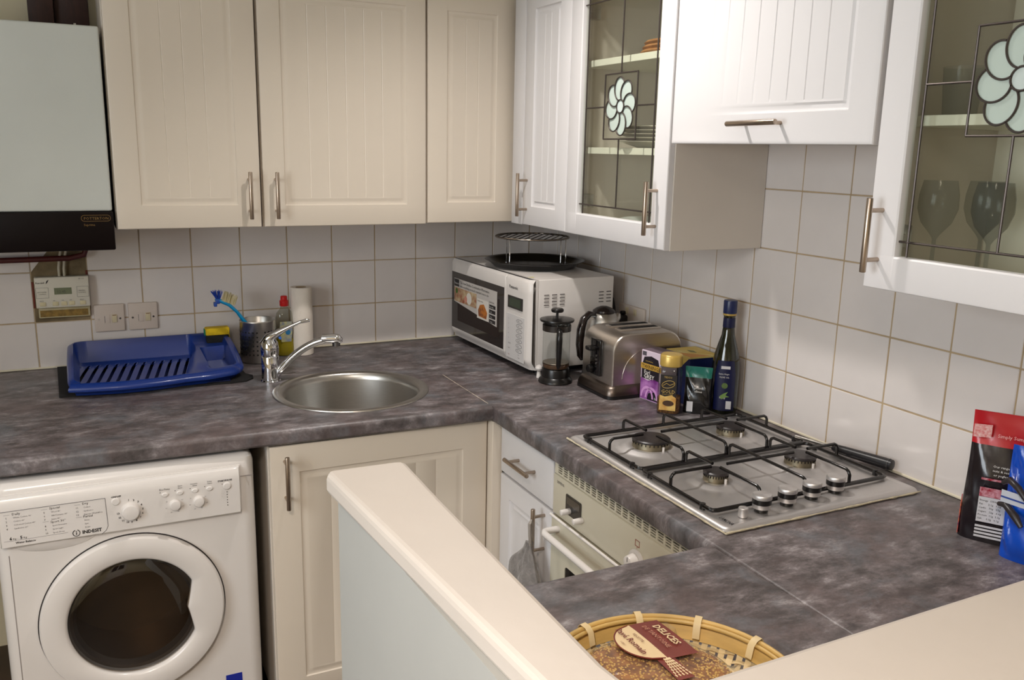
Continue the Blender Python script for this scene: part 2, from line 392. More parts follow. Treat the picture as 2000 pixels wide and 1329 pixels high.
# ------------------------------------------------------------------ low partition wall with painted ledge
lp = bpy.data.objects.new('wall_partition', None); COL.objects.link(lp); struct(lp)
lp.location = (-1.2,-2.0,0)
sh = lambda P: [(x+1.2,y+2.0) for x,y in P]
ob('partition_body', G().plate(sh([(-1.265,-1.675),(-1.173,-1.675),(-1.173,-2.377),(-.001,-2.377),(-.001,-2.49),(-1.235,-2.49)]), [], 0, 1.044), WPAINT, lp)
capP = [(-1.281,-1.668),(-1.276,-1.657),(-1.268,-1.653),(-1.165,-1.655),(-1.152,-1.659),(-1.146,-1.672),(-1.150,-1.83),(-1.152,-2.0),(-1.156,-2.3),(-1.150,-2.352),(-1.142,-2.359),(-1.12,-2.361),(-.56,-2.354),(-.001,-2.352),(-.001,-2.52),(-1.205,-2.52),(-1.218,-2.50)]
def cap_mesh():
    n = len(capP); c = Vector((-1.0,-2.2)); vs = []
    def ins(d, z):
        out = []
        for i in range(n):
            p = Vector(capP[i]); a = (Vector(capP[i])-Vector(capP[i-1])).normalized(); b = (Vector(capP[(i+1)%n])-p).normalized()
            t = (a+b).normalized(); nn = Vector((t.y,-t.x)); q = p+nn*d; out.append((q.x+1.2,q.y+2,z))
        return out
    L = [ins(.010,1.080), ins(.005,1.0785), ins(.0015,1.0745), ins(0,1.069), ins(0,1.052), ins(.003,1.046), ins(.006,1.044)]
    for l in L: vs += l
    fs = [(k*n+i,k*n+(i+1)%n,(k+1)*n+(i+1)%n,(k+1)*n+i) for k in range(len(L)-1) for i in range(n)]
    g = G().add(vs, fs)
    for l in (L[0], L[-1]):
        bm = bmesh.new(); vv = [bm.verts.new(p) for p in l]; ed = [bm.edges.new((vv[i],vv[(i+1)%n])) for i in range(n)]
        bmesh.ops.triangle_fill(bm, use_beauty=True, edges=ed); g.bm(bm)
    return g
ob('ledge_cap', cap_mesh(), LEDGE, lp, sharp=14)

# ------------------------------------------------------------------ cabinet parts
def smooth(a, b, x):
    t = max(0, min(1, (x-a)/(b-a))); return t*t*(3-2*t)
PROF = [(0,-.0035),(.0012,-.001),(.004,0)]
def door_mesh(w, h, t=.018, fw=.062, pitch=.052, deep=1.0, mask=None, fine=False, glazed=False):
    """moulded door: rounded edge, bevelled border, boarded centre (or an opening for glass). front faces -y, y=0 is the back"""
    rel = PROF + ([(fw,0),(fw+.003,-.002),(fw+.004,-.006)] if glazed else
          [(fw,0),(fw+.0025,-.0045*deep),(fw+.006,-.006*deep),(fw+.013,-.0062*deep),(fw+.018,-.003*deep),(fw+.022,-.0035*deep)])
    def prof(d):
        for (a, p), (b, q) in zip(rel, rel[1:]):
            if d <= b: return p+(q-p)*(d-a)/(b-a)
        return rel[-1][1]
    gx = []
    if not glazed:
        inner = w-2*(fw+.022); n = max(1, round(inner/pitch)); gx = [fw+.022+inner*k/n for k in range(1, n)]
    bx = sorted(set([round(v,5) for d, _ in rel for v in (d, w-d)] + [round(g+s,5) for g in gx for s in (-.0016,0,.0016)]))
    bz = sorted(set([round(v,5) for d, _ in rel for v in (d, h-d)] + ([] if glazed else [round(v,5) for v in (fw+.0235, h-fw-.0235)])))
    if fine:
        bx = sorted(set(bx+[w*k/40 for k in range(41)])); bz = sorted(set(bz+[h*k/60 for k in range(61)]))
    def y(u, v):
        d = min(u, w-u, v, h-v); r = prof(d)
        if not glazed and d > fw+.0225:
            for q in gx:
                if abs(u-q) < .0008: r -= .0022*min(1,deep)
        if mask and d > .006:
            m, bulge = mask(u, v); r = r*m + bulge
        return -(t+r)
    g = G()
    g.grid(bx, bz, lambda u,v: (u, y(u,v), v), skip=(lambda u,v: min(u,w-u,v,h-v) > fw+.004) if glazed else None)
    g.add([(0,0,0),(w,0,0),(w,0,h),(0,0,h)], [] if glazed else [(0,1,2,3)])
    b0 = -(t-.0035)
    for (ax,az),(cx,cz) in (((0,0),(w,0)),((w,0),(w,h)),((w,h),(0,h)),((0,h),(0,0))):
        g.add([(ax,0,az),(cx,0,cz),(cx,b0,cz),(ax,b0,az)], [(0,1,2,3)])
    if glazed:
        q = fw+.004; a = [(q,q),(w-q,q),(w-q,h-q),(q,h-q)]
        for i in range(4):
            (ax,az),(cx,cz) = a[i], a[(i+1)%4]
            g.add([(ax,0,az),(cx,0,cz),(cx,-(t-.006),cz),(ax,-(t-.006),az)], [(0,1,2,3)])
        o4 = [(0,0),(w,0),(w,h),(0,h)]
        for i in range(4):
            j = (i+1)%4; g.add([(o4[i][0],0,o4[i][1]),(o4[j][0],0,o4[j][1]),(a[j][0],0,a[j][1]),(a[i][0],0,a[i][1])], [(0,1,2,3)])
    return g
def handle(parent, x, z, length, yf, vertical=True, bend=0):
    """bar handle on a front surface at y=yf"""
    g = G(); r = .0058; s = .034; q = length/2; pq = q-.022
    if vertical:
        g.cyl((x,yf-s,z-q),(x,yf-s,z+q),r,n=14,b=.0015)
        for k in (-pq,pq): g.cyl((x,yf,z+k),(x,yf-s+.003,z+k),.0042,n=10)
    else:
        g.cyl((x-q,yf-s,z+bend),(x+q,yf-s,z-bend),r,n=14,b=.0015)
        for k in (-pq,pq): g.cyl((x+k,yf,z),(x+k,yf-s+.003,z-bend*k/q),.0042,n=10)
    return ob('handle', g, NICKEL, parent)
def cabinet(name, label, loc, rz, w, h, depth, z0, door_w=None, dx=0, handle_x=None, handle_z=None, carc=CARC, door_mat=VINYL_WARM, door_kw={}, hinge=True, cat='cabinet', group=None, hlen=.135):
    """closed cabinet; local x along its width, front faces -y"""
    t = thing(name, label, cat, (loc[0],loc[1],z0), rz, group)
    ob('body', G().box(0,w,-depth+.0185,0,0,h,.001,1), carc, t)
    dw = door_w or w-.006
    d = ob('door', door_mesh(dw, h-.004, **door_kw), door_mat, t, (dx+.003,-depth+.018,.002))
    if handle_x is not None: handle(d, handle_x-dx-.003, handle_z-z0-.002, hlen, -.018)
    return t

# wall cabinets on the back wall
TOPZ = 2.07; D = .33
hz = 1.4435
cabinet('wall_cabinet', 'cream boarded wall cabinet beside the boiler, handle at its lower right', (-1.514,-.009), 0, .394, TOPZ-1.349, D-.009, 1.349, handle_x=1.514-1.1560, handle_z=hz, door_kw=dict(fw=.064, deep=.65))
cabinet('wall_cabinet', 'wide cream wall cabinet above the sink, handle at its lower left', (-1.1175,-.009), 0, .5105, TOPZ-1.349, D-.009, 1.349, handle_x=1.1175-1.0800, handle_z=hz, door_kw=dict(fw=.062, deep=.65))
cabinet('wall_cabinet', 'narrow cream wall cabinet without a handle, last before the corner', (-.6060,-.009), 0, .306, TOPZ-1.352, D-.009, 1.352, door_kw=dict(fw=.064, pitch=.05, deep=.65))
# wall cabinets on the right wall (local x runs toward the camera)
R90 = -PI/2; DR = .318
t = cabinet('wall_cabinet', 'slim cream wall cabinet in the corner beside the leaded glass cabinet', (-.009,-.352), R90, .360, TOPZ-1.352, DR-.009, 1.352, door_w=.278, dx=.078, handle_x=.111, handle_z=1.449, door_mat=VINYL_NEUTRAL, door_kw=dict(fw=.06, pitch=.045))
ob('corner_post', G().box(.002,.078,-DR+.009,-DR+.027,.0,TOPZ-1.352,.002), VINYL_NEUTRAL, t)

def came(pts, r=.0023): return G().tube([(x,0,z) for x,z in pts], r, 6)
LEAD = mat('lead_came', (92,84,80), .42, .75, noise=.15)
FROST = mat('frosted_petal', (206,218,214), .25, noise=.03)
def flower(parent, cx, cz, R, y):
    """eight overlapping swirled petals and a round centre"""
    g = G(); rc = R*.24; ea, eb = R*.40, R*.345
    C8 = [2*PI*k/8+.12 for k in range(8)]
    def pt(a0, ph, f=1):
        q = Vector((R*.60+ea*f*math.cos(ph), eb*f*math.sin(ph))); return (cx+q.x*math.cos(a0)-q.y*math.sin(a0), cz+(q.x*math.sin(a0)+q.y*math.cos(a0))*1.06)
    def inside(x, z, a0):
        X, Z = x-cx, (z-cz)/1.06; u = X*math.cos(a0)+Z*math.sin(a0)-R*.60; v = -X*math.sin(a0)+Z*math.cos(a0); return (u/ea)**2+(v/eb)**2 < 1
    for k, a0 in enumerate(C8):
        pts = []; ph = math.radians(172)
        while ph > -PI:
            x, z = pt(a0, ph)
            if ph < 0 and inside(x, z, C8[k-1]): break
            if (x-cx)**2+((z-cz)/1.06)**2 > rc*rc*.9: pts.append((x,y,z))
            ph -= math.radians(6)
        g.tube(pts, .0019, 6)
        ob('petal', G().add([(*pt(a0,0,0)[:1],y+.0022,pt(a0,0,0)[1])]+[(pt(a0,2*PI*i/28,.97)[0],y+.0022+.00004*k,pt(a0,2*PI*i/28,.97)[1]) for i in range(28)], [(0,1+i,1+(i+1)%28) for i in range(28)]), FROST, parent)
    g.tube([(cx+rc*math.cos(2*PI*i/24), y, cz+rc*math.sin(2*PI*i/24)) for i in range(24)], .0019, 6, closed=True)
    ob('petal', G().lathe([(0,0),(rc,0)], n=24, M=Matrix.Translation((cx,y+.0012,cz)) @ Matrix.Rotation(PI/2,4,'X')), FROST, parent)
    return ob('lead_flower', g, LEAD, parent)
def glass_cabinet(label, y0, w, z0, handle_x, sq, right_handle, shelves):
    t = thing('glass_cabinet', label, 'cabinet', (-.009,y0,z0), R90)
    h = TOPZ-z0; dp = DR-.009; s = .016; inn = mat('cabinet_inside', (232,226,212), .45, noise=.02)
    ob('side_panel', G().box(0,s,-dp+.0185,0,0,h,.001,1), CARC, t); ob('side_panel', G().box(w-s,w,-dp+.0185,0,0,h,.001,1), CARC, t)
    ob('base_panel', G().box(s,w-s,-dp+.0185,0,0,s), inn, t); ob('top_panel', G().box(s,w-s,-dp+.0185,0,h-s,h), inn, t)
    ob('back_panel', G().box(s,w-s,-.006,0,s,h-s), inn, t)
    for zz in shelves:
        ob('shelf', G().box(s+.001,w-s-.001,-dp+.04,-.008,zz-z0-.018,zz-z0,.001,1), mat('shelf_white',(226,224,208),.4), t)
    d = ob('door', door_mesh(w-.006, h-.004, fw=.058, glazed=True), VINYL_NEUTRAL, t, (.003,-dp+.018,.002))
    dw, dh = w-.006, h-.004; q = .062
    ob('glass_pane', G().box(q-.003,dw-q+.003,-.007,-.004,q-.003,dh-q+.003), PANE, d)
    yy = -.0085; x0, x1, zb, zt = q+.018, dw-q-.018, q+.026, dh-q-.026
    sx0, sx1, sz0, sz1 = sq; sz0 -= z0+.002; sz1 -= z0+.002; mx = (sx0+sx1)/2; mz = (sz0+sz1)/2
    L = G()
    for a, b, c, e2 in ((x0,q,x0,dh-q),(x1,q,x1,dh-q),(q,zb,dw-q,zb),(q,zt,dw-q,zt),(mx,zb,mx,sz0),(mx,sz1,mx,zt),(x0,mz,sx0,mz),(sx1,mz,x1,mz),(sx0,sz0,sx1,sz0),(sx1,sz0,sx1,sz1),(sx1,sz1,sx0,sz1),(sx0,sz1,sx0,sz0)):
        L.cyl((a,yy,b),(c,yy,e2),.0021,n=8)
    ob('lead_lines', L, LEAD, d)
    flower(d, mx, mz, min(sx1-sx0, sz1-sz0)*.46, yy)
    handle(d, handle_x, 1.4515-z0, .132, -.018)
    for zz in (.075, .60):
        ob('hinge', G().box(.0165,.036,-dp+.028,-dp+.075,zz,zz+.04,.002).cyl((.022,-dp+.035,zz+.02),(.060,-dp+.03,zz+.02),.008,n=10), STEEL, t)
    pins = G()
    for zz in (.2,.27,.31,.38,.42): pins.cyl((s,-.2,zz),(s+.0006,-.2,zz),.003,n=8)
    return t
SH1, SH2 = (1.600, 1.838), (1.662,)
glass_cabinet('white glass-fronted wall cabinet with leaded flower, plates inside', -.7125, .4965, 1.351, .4525, (.176,.330,1.622,1.790), True, SH1)
glass_cabinet('white leaded glass cabinet nearest the camera, drinking glasses inside', -1.824, .51, 1.355, .027, (.166,.330,1.626,1.795), False, SH2)
# extractor cabinet: vinyl skin has lifted at the lower left and hides the moulding there
def peel(u, v):
    f = smooth(.0, 1.0, (u-.10)/.30*.62 + (v-.03)/.30*.50 - .05)
    b = -.0015*math.sin(u*14+v*9)*(1-f) + .0015*math.exp(-((u-.18)**2/.012+(v-.10)**2/.006))
    return f, b*smooth(.0,.03,min(u,v))
t = thing('extractor_cabinet', 'white boarded hood cabinet over the hob, its vinyl skin lifted at lower left', 'cabinet', (-.009,-1.2140,1.611), R90)
hh_ = TOPZ-1.611; hwid = .605
ob('body', G().box(.002,hwid,-DR+.0275,-.001,.004,hh_,.001,1), CARC, t)
d = ob('door', door_mesh(hwid-.006, hh_-.004, t=.021, fw=.062, pitch=.046, deep=1.15, mask=peel, fine=True), VINYL_NEUTRAL, t, (.004,-DR+.027,.0))
handle(d, .312, .042, .148, -.021, vertical=False, bend=-.001)

# ------------------------------------------------------------------ base cabinets
BZ = .857; BF = .866
t = thing('base_cabinet', 'cream base cabinet under the sink with a tall handle at its upper left', 'cabinet', (-1.2268,-.05,.0))
ob('side_panel', G().box(0,.016,-BF+.05+.0185,0,.12,BZ,.001,1), CARC, t); ob('side_panel', G().box(.584,.6,-BF+.05+.0185,0,.12,BZ,.001,1), CARC, t)
ob('base_panel', G().box(.0165,.5835,-BF+.05+.0185,0,.12,.136), CARC, t); ob('rail', G().box(.0165,.5835,-BF+.05+.0185,-BF+.05+.0345,.80,BZ), CARC, t)
ob('plinth', G().box(.0,.6,-BF+.12,-BF+.104,0,.119), VINYL_WARM, t)
d = ob('door', door_mesh(.594, .725, fw=.072, pitch=.055, deep=.6), VINYL_WARM, t, (.003,-BF+.068,.128))
handle(d, .036, .765-.128, .14, -.018)
ob('corner_post', G().box(.6005,.632,-BF+.0215,-BF+.15,.0,BZ,.001,1), VINYL_WARM, t)
# drawer unit, right run: front plane x=-.6
RF = .602
t = thing('drawer_cabinet', 'narrow cream drawer cabinet left of the oven, oven mitt on its door handle', 'cabinet', (-.05,-.8955,0), R90)
ob('body', G().box(.001,.303,-RF+.05+.0185,0,.12,BZ,.001,1), CARC, t)
ob('plinth', G().box(.0,.303,-RF+.12,-RF+.104,0,.119), VINYL_WARM, t)
d = ob('drawer', door_mesh(.297, .126, fw=.05, deep=.0), VINYL_NEUTRAL, t, (.003,-RF+.068,.715))
handle(d, .157, .066, .135, -.018, vertical=False)
d = ob('door', door_mesh(.297, .572, fw=.058, pitch=.045), VINYL_NEUTRAL, t, (.003,-RF+.068,.135))
handle(d, .262, .64-.135, .135, -.018)
ob('filler_strip', G().box(.001,.303,-RF+.05,-RF+.066,.846,BZ), CARC, t)
t = thing('base_cabinet', 'plain cream cabinet carcass under the short worktop leaf', 'cabinet', (-1.165,-2.365,0))
ob('body', G().box(.002,.535,.0,.50,.12,BZ,.001,1), CARC, t)
ob('plinth', G().box(.002,.535,.44,.455,0,.119), VINYL_WARM, t)
t2 = thing('base_cabinet', 'plain blind corner carcass under the hob worktop beside the partition', 'cabinet', (-.62,-2.365,0))
ob('body', G().box(.002,.60,.0,.54,.0,BZ,.001,1), CARC, t2)

# ------------------------------------------------------------------ sink and tap
t = thing('round_sink', 'round stainless steel sink set in the worktop', 'sink', (SX,SY,.9))
ob('bowl', G().lathe([(SR,.0006),(SR-.001,.003),(SR-.006,.0045),(SR-.020,.0038),(SR-.026,.0005),(SR-.030,-.004),(SR-.033,-.02),(SR-.036,-.12),(SR-.045,-.145),(SR-.07,-.160),(.05,-.168),(.045,-.172),(0,-.173)], n=96), STEEL, t, sharp=50)
ob('drain', G().lathe([(.042,-.1705),(.040,-.168),(.03,-.1695),(.012,-.1715),(0,-.1715)], n=32), CHROME, t)
sg = G()
for k in range(3): a = math.radians(158+k*5); r = SR-.0345; sg.box(-.0012,.0012,-.003,.003,-.055,-.03,.0005,1,M=Matrix.Translation((r*math.cos(a),r*math.sin(a),0)) @ Matrix.Rotation(a,4,'Z'))
ob('overflow_slot', sg, BLACKP, t)
TX, TY = -1.128, -.402
t = thing('mixer_tap', 'chrome mixer tap with an upswept lever and angled spout left of the sink', 'tap', (TX,TY,.9))
ob('tap_body', G().lathe([(.029,.0005),(.029,.003),(.0265,.006),(.0255,.03),(.0255,.075),(.024,.078),(.0255,.081),(.0265,.10),(.024,.118),(.017,.129),(0,.133)], n=40), CHROME, t)
P0, P1, P2, P3 = Vector((.015,-.008,.022)), Vector((.062,-.030,.082)), Vector((.105,-.050,.128)), Vector((.175,-.085,.134))
sp = []
for i in range(15):
    u = i/14; sp.append(P0*(1-u)**3+P1*3*u*(1-u)**2+P2*3*u*u*(1-u)+P3*u**3)
ob('spout', G().tube(sp, [.012-.0015*i/14 for i in range(15)], 16).tube([P3-Vector((.034,-.017,.001)),P3-Vector((.002,-.001,0)),P3+Vector((.006,-.003,-.001)),P3+Vector((.012,-.006,-.006)),P3+Vector((.013,-.0065,-.012))],[.0135,.014,.0138,.0105,.006],18), CHROME, t, sharp=50)
ob('aerator', G().lathe([(.009,-.012),(.0115,-.012),(.0115,0),(0,0)], c=(P3.x+.002,P3.y-.001,P3.z-.010), n=20), mat('dull_chrome',(120,118,118),.3,1), t)
lv = [Vector((-.018,.006,.112)),Vector((0,0,.131)),Vector((.025,-.006,.147)),Vector((.055,-.012,.162)),Vector((.085,-.018,.176)),Vector((.108,-.022,.181)),Vector((.116,-.023,.180))]
lg = G().tube(lv, [.012,.0155,.0105,.0062,.0048,.0062,.0035], 14)
ob('lever', lg, CHROME, t, sharp=60)
ob('hot_cold_mark', G().cyl((.028,-.0155,.132),(.0285,-.0165,.1325),.005,n=12), mat('tap_blue',(40,90,170),.4), t)

# ------------------------------------------------------------------ washing machine
WX0, WX1, WYF, WH = -1.826, -1.262, -.872, .848
Wd = WX1-WX0; wy = -(-WYF-.20)          # local front plane
t = thing('washing_machine', 'white front-loading washing machine under the left end of the worktop', 'washing machine', (WX0,-.20,0))
cx, cz, RO = .272, .482, .204
fy = WYF+.20
body = G()
# shell: top, sides with rounded vertical front corners
prof = []
for k in range(7):
    a = PI/2*k/6; prof.append((.030-.030*math.cos(PI/2-a), 0))
def shell_xy():
    P = [(0,0)]
    for k in range(9): a = PI+PI/2*k/8; P.append((.03+.03*math.cos(a), fy+.03+.03*math.sin(a)))
    for k in range(9): a = 1.5*PI+PI/2*k/8; P.append((Wd-.03+.03*math.cos(a), fy+.03+.03*math.sin(a)))
    P.append((Wd,0)); return P
SP = shell_xy(); n = len(SP)
zs = [.0,.02,.79,WH-.022,WH-.008,WH-.001,WH]; ins = [0,0,0,0,.004,.013,.022]
vs = []
for z, d in zip(zs, ins):
    for x, y in SP: vs.append((min(max(x,d),Wd-d), max(y, fy+d*1.3), z))
fs = [(k*n+i,k*n+i+1,(k+1)*n+i+1,(k+1)*n+i) for k in range(len(zs)-1) for i in range(n-1) if not (k == 1 and i == 9)]
body.add(vs, fs); body.add([(0,0,WH),(Wd,0,WH),(Wd-.022,fy+.028,WH),(.022,fy+.028,WH)],[(0,1,2,3)])
body.add([(0,0,0),(Wd,0,0),(Wd,0,WH),(0,0,WH)],[(0,1,2,3)])
body.plate([(.03,.02),(Wd-.03,.02),(Wd-.03,.79),(.03,.79)], [circle(cx,cz,RO-.018,64)], fy, fy+.002, lambda u,v,w:(u,w,v))
ob('body', body, WAPP, t, sharp=40)
ob('seam_line', G().box(.010,Wd-.006,fy-.0006,fy+.001,.792,.7935).box(.024,.0255,fy-.0006,fy+.001,.03,.68), mat('seam_grey',(140,132,130),.6), t)
# drum behind the glass
ob('drum', G().lathe([(RO-.02,-.001),(.165,.03),(.162,.05),(.17,.06),(.17,.24),(.03,.26),(0,.26)], n=48, M=Matrix.Translation((cx,fy,cz)) @ Matrix.Rotation(-PI/2,4,'X')), mat('drum_steel',(128,116,102),.4,.9), t)
# control fascia
fas = G(); fx0, fx1, fz0, fz1 = .010, Wd-.036, .703, .823
def fh(u, v):
    lo = fz0+(.0 if u > .235 else -.004)
    d = min(u-fx0, fx1-u, fz1-v, v-fz0)
    r = .017 if v < .792 else .017-.010*((v-.792)/.031)**2
    return fy-.001-r*smooth(0,.005,d) if d < .005 else fy-.001-r
xs = sorted(set([fx0,fx0+.0015,fx0+.003,fx0+.005,fx1-.005,fx1-.003,fx1-.0015,fx1]+[fx0+.02*k for k in range(1,26)]))
zz = sorted(set([fz0,fz0+.0015,fz0+.003,fz0+.005,.73,.76,.792,.80,.806,.812,.8165,fz1-.005,fz1-.003,fz1-.0015,fz1]))
fas.grid(xs, zz, lambda u,v:(u,fh(u,v),v)); fas.box(fx0,fx1,fy-.003,fy+.0,fz0,fz1)
ob('control_fascia', fas, WAPP, t, sharp=45)
FP = fy-.0182
ob('drawer_pull', G().lathe([(0,0),(.085,.0),(.08,.002),(.03,.008),(0,.009)], n=40, M=Matrix.Translation((.118,fy-.001,.706)) @ Matrix.Rotation(PI/2,4,'X') @ Matrix.Diagonal((1,.32,.8,1))), WAPP, t)
ln = G()
for a, b in (((.010,.7915),(.2265,.7915)),((.2265,.7915),(.2285,.724)),((.2285,.724),(.224,.714)),((.224,.714),(.214,.706))): ln.cyl((a[0],FP,a[1]),(b[0],FP,b[1]),.0006,n=5)
ln.box(.020,.146,FP-.0002,FP,.7222,.7227)
for x0, z0 in ((.024,.7835),(.097,.7845),(.163,.7845),(.098,.7555),(.164,.7545)): ln.box(x0,x0+.012,FP-.0002,FP,z0,z0+.0004)
ob('panel_lines', ln, GREYINK, t)
ff = lambda u, v: (u, FP-.0004, v)
rows = [('Daily',.0078,.040,.782)]
for i, s in enumerate(['White Cotton 90°','Cotton 60°','Coloured Cotton 40°','Synthetics 60°']): rows += [(str(i+1),.006,.027,.7745-.0085*i),(s,.0048,.042,.7745-.0085*i,GREYINK)]
rows += [('Special',.0078,.113,.7835)]
for i, s in enumerate(['Wool 40°','Silk/Curtains 30°','Jeans 40°']): rows += [(str(5+i),.006,.101,.7755-.0085*i),(s,.0048,.116,.7755-.0085*i,GREYINK)]
rows += [('Sport 30°',.0078,.113,.751)]
for i, s in enumerate(['Sport Intensive','Sport Light','Sport Shoes']): rows += [(str(8+i),.006,.101,.7430-.0085*i),(s,.0048,.116,.7430-.0085*i,GREYINK)]
rows += [('Dry',.0078,.179,.7835)]
for i, s in enumerate(['Cotton','Synthetics','Express Wash&Dry']): rows += [(str(11+i),.006,.165,.7755-.0085*i),(s,.0048,.181,.7755-.0085*i,GREYINK)]
rows += [('Partial',.0078,.179,.7525)]
for i, s in enumerate(['Rinse','Spin','Drain']): rows += [(s,.0048,.181,.7445-.0085*i,GREYINK)]
rows += [('6',.010,.031,.7245,INK,.0003),('Kg - ',.006,.0375,.7245),('5',.010,.0515,.7245,INK,.0003),('Kg',.006,.058,.7245),('Water Balance',.0065,.042,.7145,INK,.00015),
  ('ON/OFF',.0058,.239,.7935-.004,INK,.0002),('EcoTime',.0065,.342,.7935-.003),('Extra',.0045,.383,.795),('Rinse',.0045,.383,.790),('Intensive',.0045,.411,.7955),('Wash',.0045,.415,.7905),('Delay',.0045,.449,.796),('Timer',.0045,.449,.791),('START/PAUSE',.0055,.473,.7925,INK,.0002)]
ob_t = texts(t, rows, ff)
texts(t, [('INDESIT',.0112,.1745,.7140,INK,.0004)], lambda u, v: (u, FP-.0004, v), 'logo')
lg = G()
lg.tube([(.1625+.0072*math.cos(a),FP-.0003,.7180+.0075*math.sin(a)) for a in [math.radians(110+k*16) for k in range(22)] ][:21],.0008,5)
lg.box(.1617,.1633,FP-.0006,FP,.7135,.7198).box(.1617,.1633,FP-.0006,FP,.7212,.7230)
ob('logo_ring', lg, INK, t)
def wknob(x, z, r, d, nm='dial'):
    return ob(nm, G().lathe([(0,0),(r*1.12,0),(r*1.12,.0012),(r,.0016),(r*.97,d*.7),(r*.86,d*.93),(r*.6,d),(0,d)], n=36, M=Matrix.Translation((x,FP+.0004,z)) @ Matrix.Rotation(PI/2,4,'X')), WAPP, t)
wknob(.2775,.7515,.0195,.016); wknob(.3745,.7515,.0125,.012); wknob(.4275,.7515,.0125,.012)
for x, z, r in ((.248,.783-.003,.0085),(.494,.780,.0088)): wknob(x,z,r,.004,'button')
for i in range(4):
    ob('button', G().lathe([(0,0),(.0066,0),(.0064,.0025),(.005,.0035),(0,.0035)], n=24, M=Matrix.Translation((.3535+.0333*i,FP+.0002,.7795)) @ Matrix.Rotation(PI/2,4,'X') @ Matrix.Diagonal((1.15,.8,1,1))), WAPP, t)
rows = []
for k in range(13):
    a = math.radians(90-22.5*k+4); rows.append((str(k+1), .0062, .2775+.0275*math.cos(a)-.002, .7515+.0275*math.sin(a)-.002, INK, .0002))
for cx2, lab in ((.3745,['90°','60°','40°','30°','60°','70°']),(.4275,['90','120','80','60','40','15'])):
    for k, s in enumerate(lab): a = math.radians(30-48*k); rows.append((s, .0036, cx2+.0195*math.cos(a)-.003, .7515+.0195*math.sin(a)-.0015, GREYINK))
texts(t, rows, ff, 'dial_numbers')
dg = G()
for k in range(6): dg.cyl((.4935,FP-.0006,.7645-.0068*k),(.4935,FP,.7645-.0068*k),.0011,n=8)
for x in (.3435,.3765,.410,.443,.483): dg.cyl((x,FP-.0006,.786),(x,FP,.786),.0010,n=8)
ob('indicator_dots', dg, INK, t)
# door: white ring with a handle ear on the right, dark rubber seam, tinted bowl
dr = ob('door', G().lathe([(RO+.0025,.0),(RO+.0025,.0015),(RO-.002,.0015),(RO-.002,0)], n=96, M=Matrix.Translation((cx,fy,cz)) @ Matrix.Rotation(PI/2,4,'X')), mat('seam_dark',(40,34,34),.7), t)
def rin(a):
    d = abs((a+PI) % (2*PI) - PI); lim = math.radians(27)
    if d > lim: return .1455
    f = d/lim; x = .1155+.0145*f; return x/math.cos(d)
rg = G(); NA = 144; pr = [(0,.004),(.0,.012),(.04,.018),(.12,.021),(.40,.024),(.75,.0235),(.93,.021),(.985,.015),(1,.002)]
vs = []
for k in range(NA):
    a = 2*PI*k/NA; r0 = rin(a)
    for s, hgt in pr:
        r = r0+(RO-r0)*s; vs.append((cx+r*math.cos(a), fy-hgt, cz+r*math.sin(a)))
m = len(pr); rg.add(vs, [(k*m+i,k*m+i+1,((k+1)%NA)*m+i+1,((k+1)%NA)*m+i) for k in range(NA) for i in range(m-1)])
ob('door_ring', rg, WAPP, dr, sharp=38)
ob('door_glass', G().lathe([(.156,.003),(.150,.005),(.141,.012),(.11,.0165),(.06,.0185),(0,.019)], n=64, M=Matrix.Translation((cx,fy,cz)) @ Matrix.Rotation(PI/2,4,'X')), glass('tinted_bowl', (.60,.54,.47), 1.8), dr)
ob('rubber_gasket', G().lathe([(.150,-.01),(.158,-.002),(.150,.003),(.135,-.004),(.128,-.02),(.140,-.03)], n=64, M=Matrix.Translation((cx,fy,cz)) @ Matrix.Rotation(PI/2,4,'X')), mat('grey_rubber',(70,68,70),.5), dr)
ob('energy_sticker', G().box(.47,.51,fy-.0006,fy-.0001,.20,.262), mat('sticker_blue',(28,44,150),.4), t)

# ------------------------------------------------------------------ oven
OY0 = -1.2005; ow = .598
t = thing('built_in_oven', 'cream built-in oven with a slotted top vent, towel-bar handle and dark window', 'oven', (-.05,OY0,0), R90)
of = -RF+.05+.002
ob('housing', G().box(.002,ow,of+.02,0,.14,.853), mat('oven_steel',(150,148,140),.4,.8), t)
vg = G(); slots = []
nb = 22; bw = (ow-.03)/nb
for k in range(nb):
    for j in range(5):
        x0 = .018+k*bw; slots.append([(x0,.8205+j*.0058),(x0+bw-.006,.8205+j*.0058),(x0+bw-.006,.8242+j*.0058),(x0,.8242+j*.0058)])
ob('vent_grille', G().plate([(.002,.816),(ow,.816),(ow,.853),(.002,.853)], slots, of, of+.003, lambda u,v,w:(u,w,v)), BEIGE, t)
ob('vent_backing', G().box(.004,ow-.002,of+.010,of+.0195,.817,.852), DARKV, t)
ob('control_panel', G().box(.002,ow,of-.004,of+.019,.712,.815,.003), BEIGE, t)
fo = lambda u, v: (u, of-.0052, v)
text(t, 'SIEMENS', .0095, .022, .797, GREYINK, fo, name='logo')
ck = ob('clock_panel', G().plate(rrect(.068,.140,.736,.786,.004), [], of-.0055, of-.004, lambda u,v,w:(u,w,v)), BLACKG, t)
ob('clock_display', G().box(.074,.134,of-.0062,of-.0055,.763,.781), mat('display_brown',(74,66,56),.2), ck)
for x in (.088,.146): ob('knob', G().cyl((x,of-.004,.748),(x,of-.030,.748),.0075,.0068,n=20,b=.0015), WAPP, t)
k2 = ob('knob', G().cyl((.372,of-.004,.748),(.372,of-.010,.748),.027,n=32,b=.002).cyl((.372,of-.010,.748),(.372,of-.030,.748),.019,.016,n=28,b=.003), WAPP, t)
ob('pointer_mark', G().box(.3715,.3725,of-.0308,of-.0300,.752,.762), INK, k2)
ik = G()
